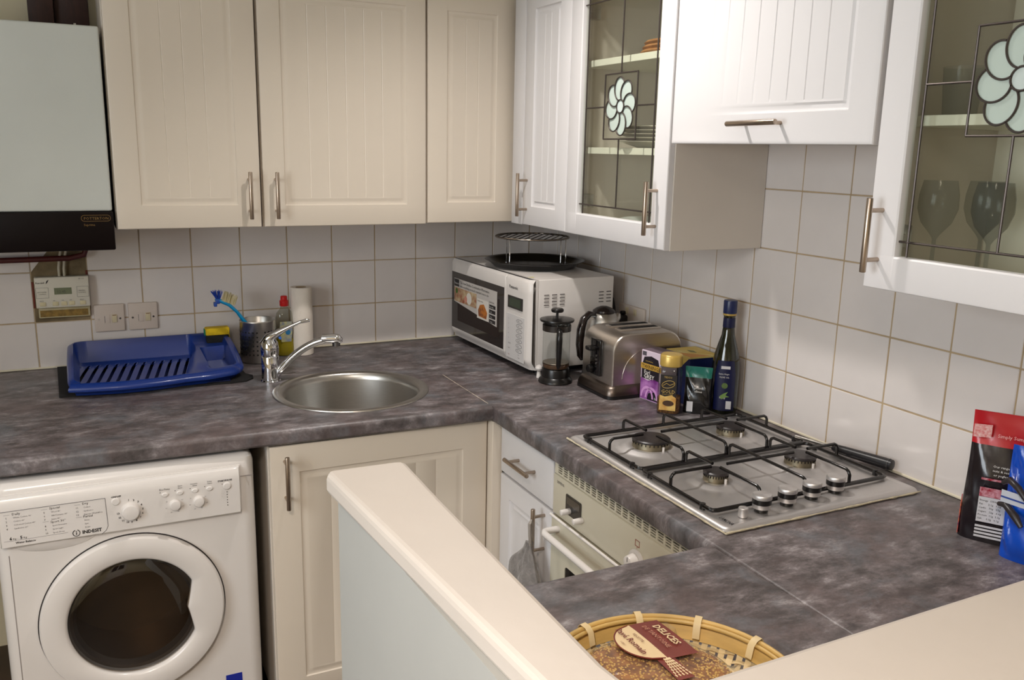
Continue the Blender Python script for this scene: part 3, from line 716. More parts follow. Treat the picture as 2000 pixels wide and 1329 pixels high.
for a, b, c, d2 in ((.361,.377,.793,.794),(.361,.377,.780,.781),(.361,.362,.780,.794),(.376,.377,.780,.794),(.3685,.3692,.776,.780)): ik.box(a,b,of-.0048,of-.0039,c,d2)
ob('function_symbol', ik, mat('red_brown_ink',(150,70,50),.6), t)
ob('knob', G().cyl((.47,of-.004,.758),(.47,of-.012,.758),.006,n=16,b=.001), BLACKP, t)
dd = ob('oven_door', G().plate([(.004,.18),(ow-.002,.18),(ow-.002,.706),(.004,.706)], [rrect(.075,ow-.075,.26,.60,.012)], of-.006, of+.014, lambda u,v,w:(u,w,v)), BEIGE, t)
ob('door_trim', G().cyl((.004,of-.010,.7085),(ow-.002,of-.010,.7085),.0035,n=10), WAPP, dd)
ob('door_window', G().box(.075,ow-.075,of-.004,of+.0,.26,.60), mat('oven_glass',(16,14,12),.06,coat=.5), dd)
hb = [(.038,of-.006,.682),(.038,of-.038,.682),(.042,of-.047,.682),(.052,of-.051,.682),(.30,of-.052,.682),(ow-.052,of-.051,.682),(ow-.042,of-.047,.682),(ow-.038,of-.038,.682),(ow-.038,of-.006,.682)]
ob('door_handle', G().tube(hb,.0085,12), WAPP, dd, sharp=60)
ob('plinth', G().box(.002,ow,of+.05,of+.066,0,.138), VINYL_WARM, t)

# ------------------------------------------------------------------ oven mitt on the drawer cabinet's door handle
t = thing('oven_mitt', 'grey quilted oven mitt hanging from the narrow cabinet door handle', 'oven mitt', (-.655,-1.182,.487))
MITT = mat('grey_quilt', (128,122,118), .95, noise=.25, nscale=60, bump=.9, bscale=160, sheen=.3)
mg = G(); NV, NU = 44, 56; vs = []
for j in range(NV+1):
    v = j/NV; z = .145-.245*v; wdt = .010+.118*smooth(-.05,.50,v)-.010*smooth(.85,1,v); th = .006+.014*smooth(0,.5,v)
    for i in range(NU):
        a = 2*PI*i/NU; f = 1+.16*math.sin(3*a+v*3)+.10*math.sin(5*a-2*v)
        q = .004*abs(math.sin(a*4+v*10))*abs(math.sin(a*4-v*10))
        vs.append((-(th*f+q)*math.sin(a)*(.9), (wdt*f*.62+q)*math.cos(a)+.016*math.sin(v*2.4), z+.014*math.cos(a)*v*v*1.5))
mg.add(vs, [(j*NU+i,j*NU+(i+1)%NU,(j+1)*NU+(i+1)%NU,(j+1)*NU+i) for j in range(NV) for i in range(NU)])
mg.add([vs[k] for k in range(NU)], [tuple(range(NU))]); mg.add([vs[NV*NU+k] for k in range(NU)], [tuple(range(NU))])
ob('mitt_body', mg, MITT, t, sharp=70)
ob('hanging_loop', G().tube([(0,-.006,.135),(-.004,-.008,.165),(-.003,-.003,.195),(.004,.001,.200),(.010,.003,.185),(.008,.003,.155),(.002,.002,.135)],.0042,8), mat('grey_binding',(150,142,134),.9,bump=.3,bscale=200), t)

# ------------------------------------------------------------------ gas hob
HX0, HX1, HY0, HY1 = -.574, -.056, -1.2135, -1.803
t = thing('gas_hob', 'stainless steel four-burner gas hob with five knobs along its near end', 'hob', (-.3,-1.5,.9))
o3 = lambda x, y: (x+.3, y+1.5)
hx0, hy0 = o3(HX0, HY1); hx1, hy1 = o3(HX1, HY0)
hg = G(); n = 0
rings = [(.0,.0006),(0,.004),(.003,.008),(.008,.0105),(.014,.0112),(.020,.0098)]
vs = []; loops = []
for d, z in rings:
    P = rrect(hx0+d,hx1-d,hy0+d,hy1-d,max(.004,.014-d*.6),5); n = len(P); vs += [(x,y,z) for x,y in P]
hg.add(vs, [(k*n+i,k*n+(i+1)%n,(k+1)*n+(i+1)%n,(k+1)*n+i) for k in range(len(rings)-1) for i in range(n)])
BUR = [(-.4382,-1.3680,.044,'large'),(-.1981,-1.3636,.034,'m'),(-.4363,-1.6020,.0265,'s'),(-.1944,-1.5958,.034,'m')]
bl = [(*o3(x,y), r) for x,y,r,_ in BUR]
hg.plate([(x,y) for x,y,_ in [(a,b,0) for a,b in rrect(hx0+.020,hx1-.020,hy0+.020,hy1-.020,.004,5)]], [circle(x,y,r+.042,48) for x,y,r in bl], .0098, .0097)
for x, y, r in bl:
    hg.lathe([(r+.042,.0098),(r+.036,.0095),(r+.028,.0115),(r+.018,.0165),(r+.008,.0175),(r+.002,.016),(r-.004,.014)], c=(x,y,0), n=48)
ob('hob_plate', hg, HOBST, t, sharp=40)
for x, y, r in bl:
    b = ob('burner', G().lathe([(r-.003,.013),(r,.014),(r,.0185),(r-.001,.0190)], c=(x,y,0), n=40).lathe([(r,.0185),(r-.002,.030),(0,.030)], c=(x,y,0), n=40), mat('burner_alloy',(150,140,118),.42,.9,noise=.3,nscale=40), t)
    ob('burner_cap', G().lathe([(r-.003,.0302),(r+.001,.0312),(r+.001,.0345),(r-.002,.0368),(0,.0376)], c=(x,y,0), n=40), mat('cap_enamel',(48,42,42),.38,noise=.4,nscale=50), b)
    sl_ = G()
    for k in range(28): a = 2*PI*k/28; sl_.box(-.0008,.0008,-.0012,.0008,  .0255,.0300,M=Matrix.Translation((x+(r-.0008)*math.cos(a),y+(r-.0008)*math.sin(a),0)) @ Matrix.Rotation(a-PI/2,4,'Z'))
    ob('flame_slot', sl_, DARKV, b)
    ob('spark_plug', G().cyl((x+.0,y-r-.006,.014),(x,y-r-.006,.027),.0028,n=10), WAPP, b)
# pan supports: two wire frames with raised fingers
def finger(g, pts, r=.0036):
    P = [Vector(p) for p in pts]; out = [P[0]]
    for a, b, c in zip(P, P[1:], P[2:]):
        d = min(.010, (b-a).length/2, (c-b).length/2); u = (a-b).normalized(); w = (c-b).normalized()
        out += [b+u*d, b+u*d*.35+w*d*.35, b+w*d]
    out.append(P[-1]); g.tube(out, r, 8); return g
for (y0, y1, pair) in ((-1.250,-1.492,(0,1)),(-1.499,-1.737,(2,3))):
    fr = G(); x0, x1 = -.553, -.083; zf = .0175; zt = .047
    loop = [o3(x0+.012,y1),o3(x1-.012,y1),o3(x1-.003,y1+.003),o3(x1,y1+.012),o3(x1,y0-.012),o3(x1-.003,y0-.003),o3(x1-.012,y0),o3(x0+.012,y0),o3(x0+.003,y0-.003),o3(x0,y0-.012),o3(x0,y1+.012),o3(x0+.003,y1+.003)]
    fr.tube([(x,y,zf) for x,y in loop], .0046, 8, closed=True)
    ps = ob('pan_support', fr, ENAM, t, sharp=60)
    for bi in pair:
        bx, by, br = bl[bi]; L_ = br*.55
        l0 = o3(x0,y0)[0]; r0_ = o3(x1,y0)[0]; f0 = o3(x0,y0)[1]; n0 = o3(x0,y1)[1]
        for side in ('far','near'):
            yy = f0 if side == 'far' else n0; s = 1 if side == 'far' else -1
            g = finger(G(), [(bx,yy,zf),(bx,yy,zt),(bx,by+s*L_*.9,zt)]); ob('finger', g, ENAM, ps, sharp=60)
        if bi in (0,2):
            g = finger(G(), [(l0,by,zf),(l0+.0,by,zt),(bx-L_,by,zt)])
        else: g = finger(G(), [(r0_,by,zf),(r0_,by,zt),(bx+L_,by,zt)])
        ob('finger', g, ENAM, ps, sharp=60)
    mx = (bl[pair[0]][0]+bl[pair[1]][0])/2; ym = bl[pair[0]][1]
    f0 = o3(0,y0)[1]; n0 = o3(0,y1)[1]
    g = finger(G(), [(mx,f0,zf),(mx,f0,zt),(mx,n0,zt),(mx,n0,zf)]); ob('finger', g, ENAM, ps, sharp=60)
    g = G().cyl((bl[pair[0]][0]+L_*1.5,ym,zt),(bl[pair[1]][0]-L_*1.5,ym,zt),.0036,n=8); ob('finger', g, ENAM, ps, sharp=60)
    for x in (o3(x0,0)[0], o3(x1,0)[0]):
        for yy in (f0-.03, n0+.03): ob('rubber_foot', G().cyl((x,yy,.0100),(x,yy,.0225),.0060,n=10), BLACKP, ps)
for x, y in ((-.4520,-1.7600),(-.3815,-1.7545),(-.3110,-1.7490),(-.2410,-1.7440)):
    px, py = o3(x, y)
    kb = ob('knob', G().lathe([(0,.0105),(.013,.0105),(.013,.017),(.0,.017)], c=(px,py,0), n=28), BLACKP, t)
    ob('knob_body', G().lathe([(.0160,.0172),(.0178,.018),(.0178,.0265),(.0165,.0268)], c=(px,py,0), n=36).lathe([(.0165,.0372),(.0192,.0375),(.0192,.0425),(.0175,.0455),(.0,.0465)], c=(px,py,0), n=36).lathe([(.0,.0172),(.0160,.0172)], c=(px,py,0), n=36), HOBST, kb)
    ob('knob_band', G().lathe([(.0165,.0268),(.0188,.0270),(.0188,.0370),(.0165,.0372)], c=(px,py,0), n=36), BLACKP, kb)
px, py = o3(-.5045,-1.768)
ob('ignition_button', G().lathe([(.0085,.0105),(.0085,.012),(.0095,.0125),(.0095,.028),(.0085,.0295),(0,.0300)], c=(px,py,0), n=28), HOBST, t)
text(t, 'LAMONA', .0145, 0, 0, INK, lambda u, v: (hx0+.022+v*.9+.0, -.2538-u*.62+.000, .0116) , name='logo', off=.0002)
cg = G(); pts = []
cgp = [o3(HX0-.001,HY0+.002),o3(HX0-.001,HY1-.001),o3(HX1+.001,HY1-.001)]
for a, b in zip(cgp, cgp[1:]):
    for k in range(40): u = k/39; pts.append((a[0]+(b[0]-a[0])*u+random.uniform(-.0008,.0008), a[1]+(b[1]-a[1])*u+random.uniform(-.0008,.0008), .0032))
ob('sealing_tape', G().tube(pts, [random.uniform(.0012,.0030) for _ in pts], 6), mat('old_sealant',(206,194,166),.8,noise=.3,nscale=90,bump=.6,bscale=300), t, sharp=70)
# knife steel lying behind the hob
t = thing('sharpening_steel', 'black-handled sharpening steel lying along the wall edge of the hob', 'kitchen tool', (-.045,-1.63,.925), 0)
A, B = Vector((-.018,.065,-.0005)), Vector((.014,-.078,-.0005)); dv = (B-A).normalized()
ob('grip', G().tube([A,A+dv*.006,A+dv*.03,A+dv*.08,A+dv*.125,A+dv*.145,B],[.0065,.0095,.0108,.0118,.0128,.012,.006],16), mat('grip_black',(26,24,26),.38), t, sharp=50)
ob('grip_cap', G().tube([A+dv*.137,A+dv*.139],[.0132,.0132],16), mat('cap_grey',(60,58,58),.35), t)
ob('steel_rod', G().tube([A-dv*.10,A-dv*.012,A],[.0038,.0042,.006],12), STEEL, t, sharp=60)
ob('hanging_hole', G().cyl(B-dv*.09+Vector((-.0114,0,.001)),B-dv*.09+Vector((-.0124,0,.001)),.002,n=10), DARKV, t)

# ------------------------------------------------------------------ boiler, timer, switches
t = thing('gas_boiler', 'white wall-hung boiler with a black lower fascia, left of the cabinets', 'boiler', (-1.93,-.02,1.296))
bw_ = 1.93-1.5215
ob('case', G().box(0,bw_,-.312,0,.106,.586,.006,3), mat('boiler_white',(206,209,203),.35,noise=.03,coat=.15), t)
ob('lower_fascia', G().box(-.001,bw_+.002,-.316,-.02,.0,.105,.004), mat('fascia_brown_black',(16,7,7),.45,noise=.1,spec=.15), t)
DIMG = mat('dim_gold_ink',(128,98,48),.5); f_ = lambda u, v: (u, -.3168, v)
texts(t, [('POTTERTON',.0105,bw_-.072,.0835,DIMG),('Suprima',.0085,bw_-.073,.067,DIMG)], f_, 'logo')
lo = rrect(bw_-.078,bw_-.006,.0795,.0955,.0078,6)
ob('logo_outline', G().tube([(x,-.3165,z) for x,z in lo],.0006,5,closed=True), DIMG, t)
ob('case_screw', G().cyl((bw_-.055,-.30,.586),(bw_-.055,-.30,.590),.003,n=10), STEEL, t)
ob('drain_lug', G().box(bw_-.085,bw_-.02,-.11,-.075,-.018,-.001,.004), WAPP, t)
tag(ob('pipe', G().tube([(-2.2,-.045,1.238),(-1.64,-.045,1.243),(-1.60,-.045,1.252),(-1.59,-.045,1.280)],.0085,12), mat('maroon_pipe',(84,26,22),.5,noise=.3,nscale=30), sharp=60), 'dark maroon gas pipe running under the boiler', 'pipe')
t = thing('heating_timer', 'cream central heating timer with a small display, under the boiler', 'timer', (-1.7395,-.012,1.094))
tw = .1465
ob('wall_plate', G().box(.004,tw-.002,-.012,.003,-.034,.01,.003), mat('aged_cream',(190,178,140),.5,noise=.2,nscale=30), t)
ob('glue_strip', G().box(.008,tw-.008,-.0128,-.0118,-.030,-.010,.0004,1), mat('brown_glue',(150,118,52),.7,noise=.5,nscale=70), t)
ob('casing', G().box(0,tw,-.030,.003,.0,.093,.003,3), mat('timer_cream',(214,208,192),.35,noise=.04), t)
tf = lambda u, v: (u, -.0308, v)
ob('display', G().box(.051,.098,-.0306,-.0298,.040,.060), mat('display_green',(112,120,92),.2,noise=.1), t)
bx_ = G()
for x0,x1,z0,z1 in ((.002,.036,.030,.062),(.112,.144,.030,.062)):
    for a,b,c,d2 in ((x0,x1,z0,z0+.0006),(x0,x1,z1-.0006,z1),(x0,x0+.0006,z0,z1),(x1-.0006,x1,z0,z1)): bx_.box(a,b,-.0306,-.0298,c,d2)
ob('printed_box', bx_, GREYINK, t)
for x in (.010,.044,.067,.088,.118): ob('button', G().box(x,x+.016,-.0325,-.0298,.006,.018,.0012), mat('button_cream',(208,196,158),.4), t)
texts(t, [('Randall',.008,.003,.074),('SET 103',.0045,.118,.084),('HOT WATER',.0042,.006,.047),('CONTROL',.0042,.009,.041),('HEATING',.0042,.117,.048),('CONTROL',.0042,.116,.042),
  ('SELECT',.0035,.010,.0205),('HR+',.0035,.046,.0205),('MIN',.0035,.069,.0205),('1HR',.0035,.090,.0205),('SELECT',.0035,.118,.0205),('12:45',.011,.058,.0445,mat('lcd_ink',(50,56,44),.5))], tf)
ob('flame_mark', G().plate([(.030,.073),(.034,.076),(.039,.086),(.033,.082)], [], -.0306, -.0298, lambda u,v,w:(u,w,v)), INK, t)
for k, dx in enumerate((0,.014)):
    tag(ob('cable', G().tube([(-1.672+dx,-.0225,1.184),(-1.672+dx,-.024,1.21),(-1.668+dx,-.026,1.24),(-1.66+dx,-.07,1.275),(-1.65+dx,-.09,1.290)],.0038,8), mat('cable_cream',(196,188,168),.5), sharp=60), ['left','right'][k]+' cream cable rising from the heating timer to the boiler', 'cable')
def switch(label, x, z, screws, win=False):
    t = thing('fused_switch', label, 'switch', (x,-.0085,z))
    ob('faceplate', G().box(0,.086,-.009,.001,0,.086,.003,3), mat('plate_white',(206,192,180),.35,noise=.03), t)
    ob('rocker', G().box(.049,.064,-.0125,-.0088,.028,.054,.0015), mat('rocker_cream',(206,192,158),.35), t)
    ob('rocker_mark', G().box(.051,.062,-.0128,-.0122,.0505,.0525), mat('marker_brown',(120,70,50),.5), t)
    ob('fuse_holder', G().box(.027,.044,-.0105,-.0088,.026,.053,.001), mat('plate_white',(206,192,180),.35), t)
    ob('fuse_slot', G().box(.0285,.0295,-.0108,-.0103,.029,.050), INK, t)
    for xx, m in zip((.012,.073), screws): ob('screw', G().lathe([(0,-.001),(.0036,-.001),(.003,.0012),(0,.0015)], n=14, M=Matrix.Translation((xx,-.0088,.040)) @ Matrix.Rotation(PI/2,4,'X')), m, t)
SCR = mat('dark_screw',(90,84,80),.4,.6)
switch('square white fused switch nearest the heating timer', -1.5855, 1.0055, (mat('plate_white',(206,192,180)), SCR))
switch('square white fused switch above the middle of the blue rack', -1.4885, 1.0055, (SCR, SCR))

# ------------------------------------------------------------------ things on the back worktop
MAT = mat('black_rubber_mat',(18,15,14),.85,noise=.3,nscale=40)
tag(ob('draining_mat', G().plate([(-1.70,-.015),(-1.69,-.372),(-1.66,-.378),(-1.24,-.392),(-1.195,-.385),(-1.172,-.36),(-1.168,-.33),(-1.185,-.30),(-1.19,-.015)], [], .9003, .905), MAT), 'thin black mat under the blue dish rack', 'mat')
t = thing('dish_rack', 'blue plastic dish rack with curved slots and a cutlery well, on a black mat', 'dish rack', (-1.43,-.22,.9052))
BLUE = mat('blue_plastic',(18,48,122),.32,noise=.08,nscale=4,coat=.15)
XL, XR = -.232, .232
NS = 12; us = [0,.006,.014,.024,.04,.055,.07]; u0, u1 = .115, .715
for k in range(NS):
    c = u0+(u1-u0)*k/(NS-1); us += [c-.0135,c-.0100,c+.0100,c+.0135]
us += [.74,.76,.775,.79,.81,.84,.88,.91,.935,.95,.965,.98,.99,.996,1]
vs_ = [0,.008,.02,.035,.06,.10,.16,.24,.30,.34,.355,.37,.44,.50,.56,.62,.68,.72,.74,.76,.80,.85,.89,.92,.945,.965,.98,.99,1]
def rk(u, v):
    # plan outline: rounded corners, front edge bowed
    x = XL+(XR-XL)*u
    yb = .190; yf_ = -.165-.055*math.sin(PI*min(1,max(0,(u*.93+.03))))+.035*u
    y = yb+(yf_-yb)*v
    cr = .09
    eu = min(u,1-u); ev = min(v,1-v)
    if eu < cr and ev < cr*1.2:
        a = (cr-eu)/cr; b = (cr*1.2-ev)/(cr*1.2); q = max(a,b); L = math.hypot(a,b)
        if L > 1e-6: f = q/L; sgx = 1 if u < .5 else -1; sgy = -1 if v < .5 else 1; x += sgx*(a-a*f)*cr*.464; y += sgy*(b-b*f)*cr*1.2*.37
    win = smooth(.05,.10,u)*(1-smooth(.735,.78,u))*smooth(.02,.3,v)
    x += win*(-.085*(v-.35)+.02*(v-.35)**2)
    d = min(u*1.25, (1-u)*1.25, v, 1-v)
    rim = .034+.046*(1-v)+.008*math.sin(PI*v)
    low = .010+.010*(1-v)
    z = rim-.004+.004*smooth(0,.02,d)
    well = smooth(.045,.075,min(v,(1-v)*1.1, (u+.0)*1.6))
    wx = 1-smooth(.735,.75,u)
    inner = .018+.012*smooth(.34,.36,v)-.010*smooth(.36,.80,v)
    z1 = z-(z-inner)*well*wx
    # cutlery well on the right
    cw = smooth(.79,.81,u)*(1-smooth(.945,.965,u))*smooth(.30,.34,v)*(1-smooth(.86,.90,v))
    shelf = .058-.012*v
    wr_ = smooth(.735,.75,u)*smooth(.05,.08,min(v,(1-v)*1.1,(1-u)*1.6))
    z1 = z1-(z1-min(z1,shelf))*wr_
    z1 = z1-(z1-.012)*cw
    return (x, y, z1)
rg = G(); slotc = [u0+(u1-u0)*k/(NS-1) for k in range(NS)]
rg.grid(us, vs_, rk, skip=lambda u,v: .37 < v < .80 and any(abs(u-c) < .0099 for c in slotc))
# outer skirt
edge = [(u,0) for u in us]+[(1,v) for v in vs_[1:]]+[(u,1) for u in us[::-1][1:]]+[(0,v) for v in vs_[::-1][1:-1]]
c0 = [Vector(rk(*p)) for p in edge]; n = len(c0); cen = Vector((0,.0,0)); vv = []
for dz, o_ in ((0,0),(-.002,.004),(-.008,.0065),(-.014,.005)):
    for p in c0:
        r = Vector((p.x/.232, (p.y)/.2, 0)); r = r.normalized()*o_; vv.append((p.x+r.x,p.y+r.y,p.z+dz))
for p in c0: vv.append((p.x*.955, p.y*.93, max(.0005, min(p.z-.020,.012))))
for p in c0: vv.append((p.x*.94, p.y*.91, .0005))
rg.add(vv, [(k*n+i,k*n+(i+1)%n,(k+1)*n+(i+1)%n,(k+1)*n+i) for k in range(5) for i in range(n)])
ob('rack_body', rg, BLUE, t, sharp=50)
ob('shade_sheet', G().plate([(-.19,-.16),(.19,-.16),(.2,.15),(-.2,.15)], [], .0012, .003), mat('deep_blue_shade',(14,26,70),.5), t)  # dark blue sheet, shade below the slots put into its colour
for k in range(NS):
    c = slotc[k]; a = rk(c-.012,.37); b = rk(c+.012,.37)
    ob('slot_lip', G().tube([rk(c-.0102,.44),rk(c-.0100,.37),rk(c,.355),rk(c+.0100,.37),rk(c+.0102,.44)],.0018,6), BLUE, t, sharp=60)
t = thing('sponge', 'yellow and black washing-up sponge on the right end of the blue rack', 'sponge', (-1.232,-.075,.951))
ob('foam', G().box(-.037,.037,-.018,.02,.034,.058,.004), mat('yellow_foam',(214,180,24),.95,noise=.15,nscale=90,bump=.9,bscale=400), t)
ob('dark_side', G().box(-.034,.034,-.0185,.018,.0,.0335,.002), mat('black_foam',(16,15,12),.95,bump=.6,bscale=300), t)
ob('foam_edge', G().box(.0335,.037,-.0145,.019,.004,.034,.001), mat('yellow_foam',(214,180,24)), t)
ob('green_scourer', G().box(-.0395,-.0365,-.01,.019,.033,.052,.001), mat('green_scourer',(30,130,96),.95,bump=.8,bscale=300), t)
# utensil caddy with brush
t = thing('utensil_caddy', 'brushed steel perforated utensil pot beside the dish rack', 'pot', (-1.113,-.130,.9))
ob('pot_body', G().lathe([(0,.0005),(.054,.0005),(.0565,.003),(.0565,.132),(.0575,.135),(.0565,.137),(.055,.135),(.055,.006),(0,.005)], n=56), STEEL, t, sharp=50)
h_ = G()
for col in range(28):
    if (col % 7) in (0,): continue
    a = 2*PI*col/28
    for row in range(6):
        p = Vector((.0566*math.cos(a), .0566*math.sin(a), .030+.0145*row)); q = Vector((math.cos(a),math.sin(a),0))
        h_.cyl(p, p+q*.0004, .0030, n=10)
o = ob('drain_holes', h_, DARKV, t); o['kind'] = 'stuff'
t = thing('dish_brush', 'turquoise-handled dish brush with blue and cream bristles, leaning out of the steel pot', 'brush', (-1.120,-.130,.908))
TQ = mat('turquoise_plastic',(0,128,176),.35)
ob('brush_handle', G().tube([(.035,.0,.0),(.005,-.008,.075),(-.038,-.016,.130),(-.058,-.02,.160),(-.082,-.022,.185),(-.110,-.022,.200),(-.122,-.022,.206)],[.004,.005,.0062,.0048,.0055,.006,.005],10), TQ, t, sharp=60)
ob('scraper', G().box(-.128,-.118,-.030,-.014,.182,.196,.002).box(-.122,-.108,-.028,-.016,.190,.206,.003), mat('brush_blue',(30,70,150),.4), t)
br = G()
for k in range(70):
    a = random.uniform(-1,1); b = random.uniform(-1,1); base = Vector((-.114+.006*a,-.022+.006*b,.206)); br.cyl(base, base+Vector((-.004+.012*a,.010*b,.024+random.uniform(-.003,.003))), .0009, .0006, n=4)
o = ob('bristles', br, mat('bristle_blue',(26,66,170),.6), t); o['kind'] = 'stuff'
br = G()
for k in range(110):
    u = random.random(); b = random.uniform(-1,1); base = Vector((-.104+.040*u,-.022+.006*b,.200-.018*u)); br.cyl(base, base+Vector((.010+.004*b,.008*b,.028+random.uniform(-.004,.003))), .0009, .0006, n=4)
o = ob('bristles', br, mat('bristle_cream',(206,194,150),.6), t); o['kind'] = 'stuff'
# dish soap
t = thing('dish_soap_bottle', 'clear washing-up liquid bottle with red cap and yellow liquid left in it', 'bottle', (-1.018,-.088,.9))
flat = Matrix.Diagonal((1,.62,1,1))
prb = [(0,.0005),(.027,.0005),(.030,.004),(.031,.03),(.0285,.07),(.029,.10),(.030,.125),(.026,.145),(.015,.158),(.012,.165),(.012,.170)]
ob('bottle_shell', G().lathe(prb, n=36, M=flat), glass('pale_bottle',(.80,.80,.74),1.4), t, sharp=60)
ob('liquid', G().lathe([(0,.002),(.026,.002),(.029,.006),(.030,.03),(.0278,.058),(0,.058)], n=32, M=flat), mat('yellow_liquid',(178,160,20),.15,noise=.2,nscale=20,coat=.4), t)
ob('bottle_cap', G().lathe([(.0135,.168),(.0145,.170),(.0145,.186),(.011,.189),(.011,.199),(.009,.202),(0,.202)], n=28), mat('red_cap',(186,16,16),.35), t)
lb = G(); pts = [(-.016,.05),(.016,.05),(.021,.09),(.019,.118),(-.019,.118),(-.021,.09)]
lb.plate(pts, [], -.0194, -.0190, lambda u,v,w:(u,w+.25*u*u*40*.02,v)); ob('label', lb, mat('soap_label',(196,190,120),.5,noise=.5,nscale=60,rgb2=(120,130,150)), t)
ob('label_badge', G().cyl((.006,-.0196,.082),(.006,-.0202,.082),.0085,n=20), mat('badge_blue',(30,110,160),.5), t)
# kitchen roll
t = thing('kitchen_roll', 'tall white kitchen paper roll standing by the back wall', 'paper roll', (-.960,-.085,.9))
ob('paper', G().lathe([(.019,.0005),(.0345,.0005),(.0355,.002),(.0355,.226),(.0345,.228),(.019,.228),(.018,.226),(.018,.002)], n=48), mat('paper_white',(222,212,200),.95,noise=.02,bump=.5,bscale=260), t)
ob('core', G().lathe([(.0165,.001),(.0178,.001),(.0178,.2275),(.0165,.2275)], n=32), mat('card_brown',(150,124,92),.9), t)

# ------------------------------------------------------------------ microwave with crisp pan and rack
MA = math.radians(-90+1.4)
t = thing('microwave_oven', 'white combination microwave oven in the corner, promotional sticker on its dark door', 'microwave', (-.401,-.042,.9), MA)
mw, md, mz0, mz1 = .602, .300, .018, .302
ob('case', G().box(.002,mw-.0005,.0235,md,mz0+.002,mz1,.003,3), WAPP, t)
fr = G()
def mf(u, v):
    e1 = min(u, mw-u); e2 = min(v-mz0, mz1-v)
    y = .0; y += .012*(1-smooth(0,.018,e1)) + .014*(1-smooth(0,.03,v-mz0)) + .008*(1-smooth(0,.012,mz1-v)); return y-.006
wx0, wx1, wz0, wz1 = .016, .432, .052, .256
xs = sorted(set([0,.002,.005,.009,.013,wx0,wx0+.002,wx1-.002,wx1,.441,.4425,.444,mw-.018,mw-.012,mw-.007,mw-.003,mw]+[.05*k for k in range(1,12)]))
zs2 = sorted(set([mz0,mz0+.003,mz0+.008,mz0+.015,mz0+.022,mz0+.03,wz0,wz1,mz1-.012,mz1-.006,mz1-.002,mz1,.1,.15,.2]))
fr.grid(xs, zs2, lambda u,v: (u, mf(u,v)+(.0015 if abs(u-.4425) < .0005 else 0), v), skip=lambda u,v: wx0 < u < wx1 and wz0 < v < wz1)
fr.plate([(0,mz0),(mw,mz0),(mw,mz1),(0,mz1)], [], .0235, .024, lambda u,v,w:(u,w,v))
for a, b in (((0,mz0),(mw,mz0)),((mw,mz0),(mw,mz1)),((mw,mz1),(0,mz1)),((0,mz1),(0,mz0))):
    ya, yb2 = mf(*a), mf(*b); fr.add([(a[0],ya,a[1]),(b[0],yb2,b[1]),(b[0],.024,b[1]),(a[0],.024,a[1])],[(0,1,2,3)])
ob('front_frame', fr, WAPP, t, sharp=40)
dw_ = ob('door_window', G().box(wx0-.001,wx1+.001,-.0055,.004,wz0-.001,wz1+.001), mat('mw_window',(30,22,20),.08,coat=.3), t)
ob('window_mesh', G().box(wx0+.05,wx1-.035,-.0059,-.0054,wz0+.03,wz1-.045), mat('mw_mesh',(44,34,31),.5,spec=.2), dw_)
mfF = lambda y: (lambda u, v: (u, y, v))
st = ob('promo_sticker', G().plate([(wx0+.022,.150),(wx1-.050,.116),(wx1-.050,.234),(wx0+.022,.234)], [], -.0066, -.0060, lambda u,v,w:(u,w,v)), mat('sticker_grey',(196,190,184),.4), t)
food = mat('food_print',(170,96,60),.5,noise=.4,nscale=55,rgb2=(206,196,170))
ob('food_print', G().box(wx0+.024,.225,-.0070,-.0066,.152,.202), mat('food_print_a',(150,70,40),.5,nscale=45,rgb2=(196,178,140)), st)
ob('print_leaf', G().cyl((.060,-.0071,.190),(.060,-.0068,.190),.010,n=14), mat('leaf_green',(74,110,40),.6), st)
ob('print_plate', G().cyl((.165,-.0072,.176),(.165,-.0068,.176),.021,n=24), mat('print_white',(222,216,206),.5), st)
ob('print_ham', G().cyl((.138,-.0074,.170),(.138,-.0071,.170),.012,n=20), mat('print_pink',(206,140,120),.5), st)
ob('print_panel', G().box(.232,.318,-.0070,-.0066,.122,.190), mat('print_white',(222,216,206),.5), st)
ob('print_crisps', G().plate([(.245,.130),(.305,.128),(.312,.150),(.285,.176),(.255,.170),(.240,.150)], [], -.0073, -.0070, lambda u,v,w:(u,w,v)), mat('print_orange',(196,116,36),.5,noise=.4,nscale=80,rgb2=(120,60,30)), st)
ob('brand_flash', G().box(wx0+.024,.080,-.0070,-.0066,.206,.232), mat('print_black',(30,26,28),.5), st)
texts(t, [('Panasonic',.0115,wx0+.026,.214,WINK)], mfF(-.0076), 'sticker_lettering')
texts(t, [('The new Slimline Combination Microwave',.0138,.088,.219),('does everything you need a standard oven to do',.0118,.088,.2065)], mfF(-.0070), 'sticker_lettering')
for k in range(5): ob('print_tag', G().box(.326,.372,-.0070,-.0066,.122+.0165*k,.134+.0165*k), mat('print_black',(30,26,28),.5) if k < 4 else mat('sticker_grey',(196,190,184)), st)
texts(t, [('Quick clean',.0075,.327,.1905),('Turbo bake',.0065,.329,.1745,WINK),('Grill',.0065,.335,.158,WINK),('Oven',.0065,.335,.1415,WINK),('Steam',.0065,.335,.125,WINK),('Healthy cooking',.0065,.236,.181)], mfF(-.0076), 'sticker_lettering')
texts(t, [('Panasonic',.0145,.468,.262,INK,.0002)], mfF(-.0068), 'logo')
pn = ob('keypad_panel', G().box(.455,.575,-.0072,-.0058,.036,.180,.0004,1), mat('keypad_white',(210,206,204),.4), t)
ob('display_bezel', G().box(.462,.560,-.0085,-.0058,.199,.238,.0005,1), BLACKG, t)
ob('display', G().box(.474,.550,-.0090,-.0084,.205,.232), mat('lcd_dark_green',(50,62,46),.2), t)
for r_ in range(7):
    z = .164-.0158*r_
    ob('key_ring', G().tube([(.541+.0195*math.cos(2*PI*k/20),-.0074,z+.0058*math.sin(2*PI*k/20)) for k in range(20)],.0005,4,closed=True), GREYINK, pn)
